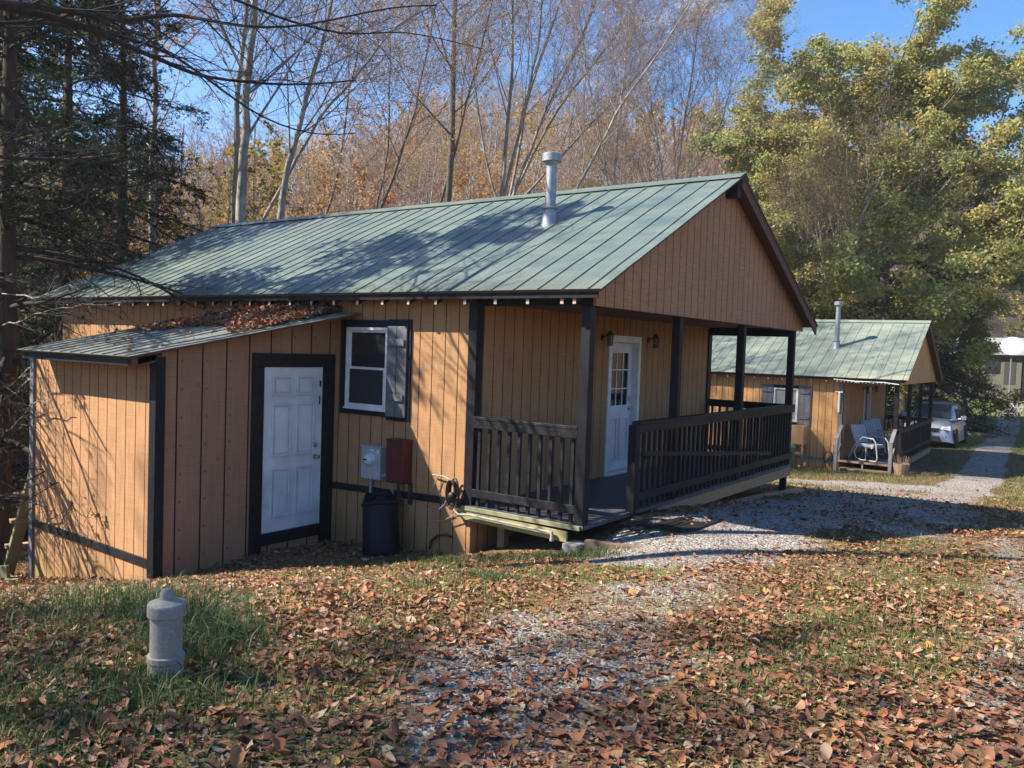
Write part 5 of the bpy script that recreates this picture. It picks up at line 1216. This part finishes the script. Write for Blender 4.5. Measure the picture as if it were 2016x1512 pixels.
m = MB(); m.beam((-.17, 0, .45), (-.35, 0, .95), .52, .09, up=(1, 0, 0)); m.build('backrest', M['cushion'], ch, bevel=.035)
for i, (lx, ly, rz, lab) in enumerate(((-.80, .62, .15, 'patio chair with cream tube frame nearest the steps of the second porch'), (-.95, 2.75, .1, 'patio chair with cushions in the middle of the second porch'), (-.95, 3.75, .1, 'patio chair with cushions farthest back on the second porch'))):
    o = ch if i == 0 else copy_tree(ch); o.location = w2(lx, ly, .003); o.rotation_euler = (0, 0, rz+.024-.5); o.scale = (1.12, 1.12, 1.08); o['label'] = lab
# box on legs with trash can below the window
bxp = Vector((-3.25, 17.55, g1(-3.2, 17.5))); bt = empty('wooden_box_table', tuple(bxp), 0, 'tan wooden box standing on legs below the far cabin window', 'box table')
m = MB(); m.box(-.42, .46, -.02, .38, .75, 1.27); m.build('box', M['tan_lit'] if 'tan_lit' in M else m_paint('sunlit_tan_paint', (.58, .32, .14), .8, (.4, .2, .1), .4, 4), bt, bevel=.006)  # box tan brightened in its colour, as if sunlit
m = MB(); m.box(-.45, .49, -.05, .40, .72, .748); m.build('shelf', M['wood'], bt, bevel=.004)
for x_ in (-.42, .40):
    for y_ in (-.03, .33): m = MB(); m.box(x_, x_+.07, y_, y_+.05, -.05, .719); m.build('leg', M['wood'], bt)
m = MB(); m.box(-.36, .40, -.0, .03, .42, .50); m.build('brace', M['wood'], bt)
M['green'] = m_paint('faded_green_plastic', (.10, .19, .13), .5, (.25, .3, .25), .3, 6)
tcl = (-3.12, 17.05); tc = empty('trash_can', (*tcl, g1(*tcl)), 0, 'faded green trash can with a domed lid by the second cabin', 'trash can')
m = MB(); m.lathe([(.18, 0), (.19, .02), (.235, .60), (.25, .61), (.25, .64), (.235, .64)], (0, 0, 0), 24); m.build('can', M['green'], tc, smooth=True)
m = MB(); m.lathe([(.26, .63), (.265, .66), (.22, .71), (.08, .74), (.0001, .745)], (0, 0, 0), 24); m.box(-.06, .06, -.015, .015, .742, .775); m.build('lid', M['green'], tc, smooth=True)
hc = w2(-D-.28, -.08, .05); m = MB()
for k in range(6): m.tube([(.12*math.cos(a), -.02*k+.0, .17*math.sin(a)+random.uniform(-.005, .005)) for a in np.linspace(0, 2*PI, 20)], .011, 6)
m.tube([(.0, 0, .2), (.05, .02, .35), (.03, .03, .45)], .010, 5); m.tube([(-.1, -.05, -.1), (-.05, -.1, -.28), (.06, -.1, -.4)], .010, 6)
o = tag(m.build('hose_coil', M['cable_dark'], None, smooth=True), 'coiled hose hanging at the left of the second cabin steps', 'hose'); o.location = hc
pl_ = (-.05, 17.4); pz = g1(*pl_); pt_ = empty('planter_tub', (*pl_, pz), 0, 'old wooden planter tub of dead stalks beside the second cabin steps', 'planter')
m = MB()
for k in range(14):
    a0, a1 = 2*PI*k/14, 2*PI*(k+.94)/14; m.add([(r_*math.cos(a), r_*math.sin(a), z_) for z_, r_ in ((0, .17), (.34, .22)) for a in (a0, a1)]+[(r_*.9*math.cos(a), r_*.9*math.sin(a), z_) for z_, r_ in ((0, .17), (.34, .22)) for a in (a0, a1)], [(0, 1, 3, 2), (4, 6, 7, 5), (0, 2, 6, 4), (1, 5, 7, 3), (2, 3, 7, 6), (0, 4, 5, 1)])
m.lathe([(.0001, .25), (.19, .25)], (0, 0, 0), 14); m.build('tub', M['wood'], pt_)
m = MB(); random.seed(2)
for k in range(30): a = random.uniform(0, 6.28); q = random.uniform(.02, .13); m.tube([(q*math.cos(a), q*math.sin(a), .24), (q*1.6*math.cos(a), q*1.6*math.sin(a), random.uniform(.4, .6))], .004, 4)
m.build('dead_stalks', M['wood'], pt_)

# ------------------------------------------------------------------ silver car nose-on beyond the second porch
M['silver'] = None
def _silver():
    t = NT('silver_car_paint', .32, .6); t.b.inputs['Metallic'].default_value = .45; n = t.noise(90, 2); t.col(t.mix(n, (.42, .44, .47), (.48, .50, .53)))
    t.b.inputs['Coat Weight'].default_value = .6; t.b.inputs['Coat Roughness'].default_value = .08; return t.m
M['silver'] = _silver(); M['carglass'] = _glass('car_glass', (.03, .035, .04), .05)
M['lens'] = _glass('headlight_lens', (.45, .45, .47), .12)
M['blackplastic'] = m_paint('car_black_plastic', (.03, .03, .032), .6)
car = empty('parked_car', (-1.0, 27.3, g1(-1, 28)), 0, 'silver compact sport utility car parked nose-on beyond the second cabin porch', 'car')
# body by cross sections along the length (front at y = 0 facing -y)
def section(y, hw, zb, zt, tum=.9, n=10):
    pts = []
    for k in range(n+1):
        a = PI*k/n; c = math.cos(a); s = math.sin(a); ex = .45
        xx = hw*(abs(c)**ex)*(1 if c > 0 else -1); zz2 = zb+(zt-zb)*(s**.55 if s > 0 else 0)
        xx *= 1-(1-tum)*((zz2-zb)/(zt-zb)); pts.append((xx, y, zz2))
    return pts
def loft(secs):
    n = len(secs[0]); vs = [p for s_ in secs for p in s_]; fs = [(i*n+k, i*n+(k+1) % n, (i+1)*n+(k+1) % n, (i+1)*n+k) for i in range(len(secs)-1) for k in range(n)]
    fs += [tuple(range(n))[::-1], tuple((len(secs)-1)*n+k for k in range(n))]; return MB().add(vs, fs)
lo = loft([section(y, hw, zb_, zt, tm) for y, hw, zb_, zt, tm in ((.0, .60, .42, .74, .85), (.04, .74, .30, .80, .85), (.14, .84, .26, .90, .86), (.35, .89, .24, .98, .87), (.8, .905, .22, 1.06, .88), (1.15, .91, .22, 1.12, .90), (1.6, .915, .22, 1.10, .94), (3.6, .915, .22, 1.10, .94), (4.2, .89, .26, 1.08, .92), (4.45, .80, .34, 1.0, .9))])
lo.build('body', M['silver'], car, smooth=True)
loft([section(y, hw, zb_, zt, tm, 12) for y, hw, zb_, zt, tm in ((1.08, .74, 1.06, 1.12, .95), (1.45, .80, 1.06, 1.42, .86), (1.85, .82, 1.06, 1.64, .80), (2.2, .82, 1.06, 1.70, .78), (3.7, .82, 1.06, 1.69, .78), (4.15, .80, 1.06, 1.55, .8), (4.4, .76, 1.04, 1.15, .9))]).build('cabin_shell', M['silver'], car, smooth=True)
m = MB(); m.add([(-.66, 1.10, 1.125), (.66, 1.10, 1.125), (.56, 1.80, 1.615), (-.56, 1.80, 1.615)], [(0, 1, 2, 3)]); m.add([(-.66, 1.12, 1.10), (.66, 1.12, 1.10), (.56, 1.82, 1.59), (-.56, 1.82, 1.59)], [(3, 2, 1, 0)])
for v_ in range(8): m.v[v_] = (m.v[v_][0], m.v[v_][1]-.035, m.v[v_][2]+.035)
m.build('windshield', M['carglass'], car)
for s in (-1, 1):
    m = MB(); m.prism([(1.55, 1.13), (2.55, 1.13), (2.55, 1.56), (2.02, 1.57)], 0, s*.775-.01, s*.775+.035); m.prism([(2.65, 1.13), (3.55, 1.13), (3.55, 1.52), (2.65, 1.56)], 0, s*.775-.01, s*.775+.035); m.build('side_window', M['carglass'], car)
    for y_ in (.86, 3.55):
        m = MB(); m.lathe([(.20, -.0), (.33, .01), (.345, .05), (.345, .17), (.33, .21), (.20, .22)], (s*.72, y_, .345), 24, (s, 0, 0)); w_ = m.build('wheel', M['rubber'], car, smooth=True)
        m = MB(); m.lathe([(.205, .205), (.19, .17), (.05, .19), (.0001, .195)], (s*.72, y_, .345), 20, (s, 0, 0)); m.build('rim', M['galv'], w_, smooth=True)
        m = MB(); m.lathe([(.37, .18), (.39, .20), (.42, .195), (.42, .15)], (s*.72, y_, .36), 24, (s, 0, 0)); m.build('wheel_arch', M['blackplastic'], car, smooth=True)
    m = MB(); m.prism([(s*.82, .72), (s*.80, .90), (s*.52, .86), (s*.46, .75)], 1, .03, .20); m.build('headlight', M['lens'], car, bevel=.02)
    m = MB(); m.lathe([(.085, 0), (.085, .05), (.06, .055), (.0001, .04)], (s*.60, .08, .47), 16, (0, -1, 0)); m.build('fog_lamp', M['blackplastic'], car, smooth=True)
    m = MB(); m.beam((s*.86, 1.45, 1.12), (s*1.0, 1.42, 1.15), .05, .04); m.beam((s*.95, 1.40, 1.17), (s*1.14, 1.43, 1.17), .12, .16); m.build('side_mirror', M['silver'], car, bevel=.03)
    m = MB(); m.tube([(s*.60, 1.95, 1.66), (s*.61, 2.05, 1.745), (s*.61, 3.5, 1.745), (s*.60, 3.65, 1.66)], .018, 7); m.build('roof_rail', M['blackplastic'], car, smooth=True)
m = MB(); m.prism([(-.40, .66), (.40, .66), (.44, .80), (-.44, .80)], 1, -.035, .1); m.build('grille', M['blackplastic'], car, bevel=.01)
m = MB(); m.box(-.42, .42, -.05, -.034, .70, .715); m.box(-.42, .42, -.05, -.034, .75, .765); m.build('grille_bar', M['chrome'], car)
m = MB(); m.prism([(-.52, .30), (.52, .30), (.44, .50), (-.44, .50)], 1, -.02, .12); m.build('lower_intake', M['blackplastic'], car, bevel=.01)
m = MB(); m.box(-.155, .155, -.05, -.0205, .52, .63); m.build('license_plate', M['iron'], car, bevel=.005)
m = MB(); m.beam((-.45, 1.20, 1.20), (.05, 1.14, 1.165), .012, .012); m.beam((.0, 1.20, 1.20), (.5, 1.14, 1.165), .012, .012); m.build('wiper', M['blackplastic'], car)
# log lying on the grass
lx_, ly_ = at(1905, 835, 44)[:2]; lz_ = g1(lx_, ly_); m = MB(); m.tube([(-1.3, .2, .12), (-.4, .05, .14), (.5, 0, .13), (1.2, -.1, .12)], [.10, .12, .11, .12], 9); o = tag(m.build('log', M['bark_dark'], None, smooth=True), 'dark log lying on the lawn right of the silver car', 'log'); o.location = (lx_, ly_, lz_)
# far white house with a dish
hp = at(1950, 690, 78); hz = g1(hp[0], hp[1]); hb = empty('far_house', (hp[0], hp[1], hz), -.25, 'low white house with pale metal roof far off at the end of the lane', 'house')
RH = max(3.0, 1.82+.028*78-hz)
m = MB(); m.box(-4, 3.2, -2.5, 3, -.5, RH-1.2); m.build('wall', m_paint('painted_shade_siding', (.10, .10, .08), .8), hb)  # white house wall coloured dark so it reads as shaded
m = MB(); m.prism([(-3.0, RH-1.25), (.25, RH+.1), (3.5, RH-1.25), (3.5, RH-1.33), (.25, RH), (-3.0, RH-1.33)], 0, -4.4, 3.6); m.build('roof', M['galvroof'] if 'galvroof' in M else m_paint('pale_metal_roof', (.24, .25, .24), .45, (.3, .3, .28), .3, 2), hb)
for x_ in (-2.6, .6): m = MB(); m.box(x_, x_+1.1, -2.54, -2.49, RH-2.8, RH-1.8); w_ = m.build('window', M['glass'], hb)
m = MB(); m.box(2.0, 2.8, -2.54, -2.49, RH-3.6, RH-1.7); m.build('door', M['blackplastic'], hb)
for x_ in (3.3, 5.6):
    m = MB(); m.box(x_, x_+.12, -2.4, -2.28, -.4, RH-1.4); m.build('carport_post', M['black'], hb)
m = MB(); m.box(3.25, 5.9, -2.6, 2, RH-1.399, RH-1.3); m.build('carport_roof', M['blackplastic'], hb)
dp = at(1992, 688, 73); dz_ = g1(dp[0], dp[1]); m = MB(); m.tube([(0, 0, -.2), (0, 0, 2.6)], .05, 8); sd_ = empty('satellite_dish', (dp[0], dp[1], dz_), .4, 'white satellite dish on a pole in front of the far white house', 'satellite dish')
m.build('mast', M['galv'], sd_); HT = 1.82+.02*73-dz_
m = MB(); m.tube([(0, 0, 2.5), (0, 0, HT)], .05, 8); m.build('mast', M['galv'], sd_)
m = MB(); m.lathe([(.0001, 0), (.4, .05), (.75, .18), (.77, .18), (.4, .03), (.0001, -.03)], (0, -.1, HT), 24, nrm((-.3, -1, .55))); m.build('dish', M['vinyl'], sd_, smooth=True)

# thin autumn haze filling the valley
M['haze'] = bpy.data.materials.new('haze_volume'); M['haze'].use_nodes = True; _t = M['haze'].node_tree; _t.nodes.clear()
_o = _t.nodes.new('ShaderNodeOutputMaterial'); _v = _t.nodes.new('ShaderNodeVolumePrincipled'); _v.inputs['Color'].default_value = (.86, .89, .95, 1); _v.inputs['Density'].default_value = .0006; _v.inputs['Anisotropy'].default_value = .25; _t.links.new(_v.outputs[0], _o.inputs['Volume'])
m = MB(); m.box(-640, 640, -640, 640, float(GZ.min())-1, float(max(GZ.max(), 30))+25); tag(m.build('haze', M['haze'], None), 'thin pale autumn haze filling the valley', kind='stuff')

# ------------------------------------------------------------------ world, sun, camera
w = bpy.data.worlds.new('World'); scene.world = w; w.use_nodes = True; nt = w.node_tree; nt.nodes.clear()
SUN_TO = nrm((-.575, -.47, .67)); elev = math.asin(SUN_TO[2]); azim = math.atan2(SUN_TO[0], SUN_TO[1])
out = nt.nodes.new('ShaderNodeOutputWorld'); bg = nt.nodes.new('ShaderNodeBackground'); sky = nt.nodes.new('ShaderNodeTexSky')
sky.sky_type = 'NISHITA'; sky.sun_disc = False; sky.sun_elevation = elev; sky.sun_rotation = azim; sky.altitude = 500; sky.air_density = 1.0; sky.dust_density = .05; sky.ozone_density = 6
tcn = nt.nodes.new('ShaderNodeTexCoord'); mpn = nt.nodes.new('ShaderNodeMapping'); mpn.inputs['Scale'].default_value = (1.4, 1.4, 4.0); nzn = nt.nodes.new('ShaderNodeTexNoise'); nzn.inputs['Scale'].default_value = 2.6; nzn.inputs['Detail'].default_value = 7; nzn.inputs['Roughness'].default_value = .6
rpn = nt.nodes.new('ShaderNodeValToRGB'); rpn.color_ramp.elements[0].position = .60; rpn.color_ramp.elements[1].position = .82; rpn.color_ramp.elements[1].color = (.75, .75, .75, 1)
mxn = nt.nodes.new('ShaderNodeMix'); mxn.data_type = 'RGBA'; mxn.inputs[7].default_value = (7.5, 7.8, 8.4, 1)
nt.links.new(tcn.outputs['Generated'], mpn.inputs[0]); nt.links.new(mpn.outputs[0], nzn.inputs['Vector']); nt.links.new(nzn.outputs[0], rpn.inputs[0]); nt.links.new(rpn.outputs[0], mxn.inputs[0]); hsn = nt.nodes.new('ShaderNodeHueSaturation'); hsn.inputs['Saturation'].default_value = 1.2; nt.links.new(sky.outputs[0], hsn.inputs['Color']); nt.links.new(hsn.outputs[0], mxn.inputs[6]); nt.links.new(mxn.outputs[2], bg.inputs[0])
bg.inputs[1].default_value = .086; nt.links.new(bg.outputs[0], out.inputs[0])
sun = bpy.data.lights.new('sun', 'SUN'); sun.energy = 5.0; sun.angle = math.radians(.55); sun.color = (1, .91, .78)
so = bpy.data.objects.new('sun', sun); COL.objects.link(so); so.rotation_euler = Vector(-SUN_TO).to_track_quat('-Z', 'Y').to_euler(); so.location = (-20, -20, 30)
cam = bpy.data.cameras.new('camera'); co = bpy.data.objects.new('camera', cam); COL.objects.link(co); scene.camera = co
cam.sensor_width = 36; cam.lens = FPX/2016*36; cam.clip_start = .05; cam.clip_end = 2000
co.matrix_world = Matrix(((CR[0], CU[0], -CF[0], CAM[0]), (CR[1], CU[1], -CF[1], CAM[1]), (CR[2], CU[2], -CF[2], CAM[2]), (0, 0, 0, 1)))
vs_ = scene.view_settings; vs_.view_transform = 'Standard'; vs_.look = 'None'; vs_.exposure = 1.56; vs_.gamma = 1; vs_.use_curve_mapping = False
scene.cycles.volume_bounces = 0; scene.cycles.max_bounces = 5; scene.cycles.diffuse_bounces = 2; scene.cycles.glossy_bounces = 2; scene.cycles.transmission_bounces = 3; scene.cycles.transparent_max_bounces = 6
scene.cycles.use_denoising = True; scene.cycles.caustics_reflective = False; scene.cycles.caustics_refractive = False
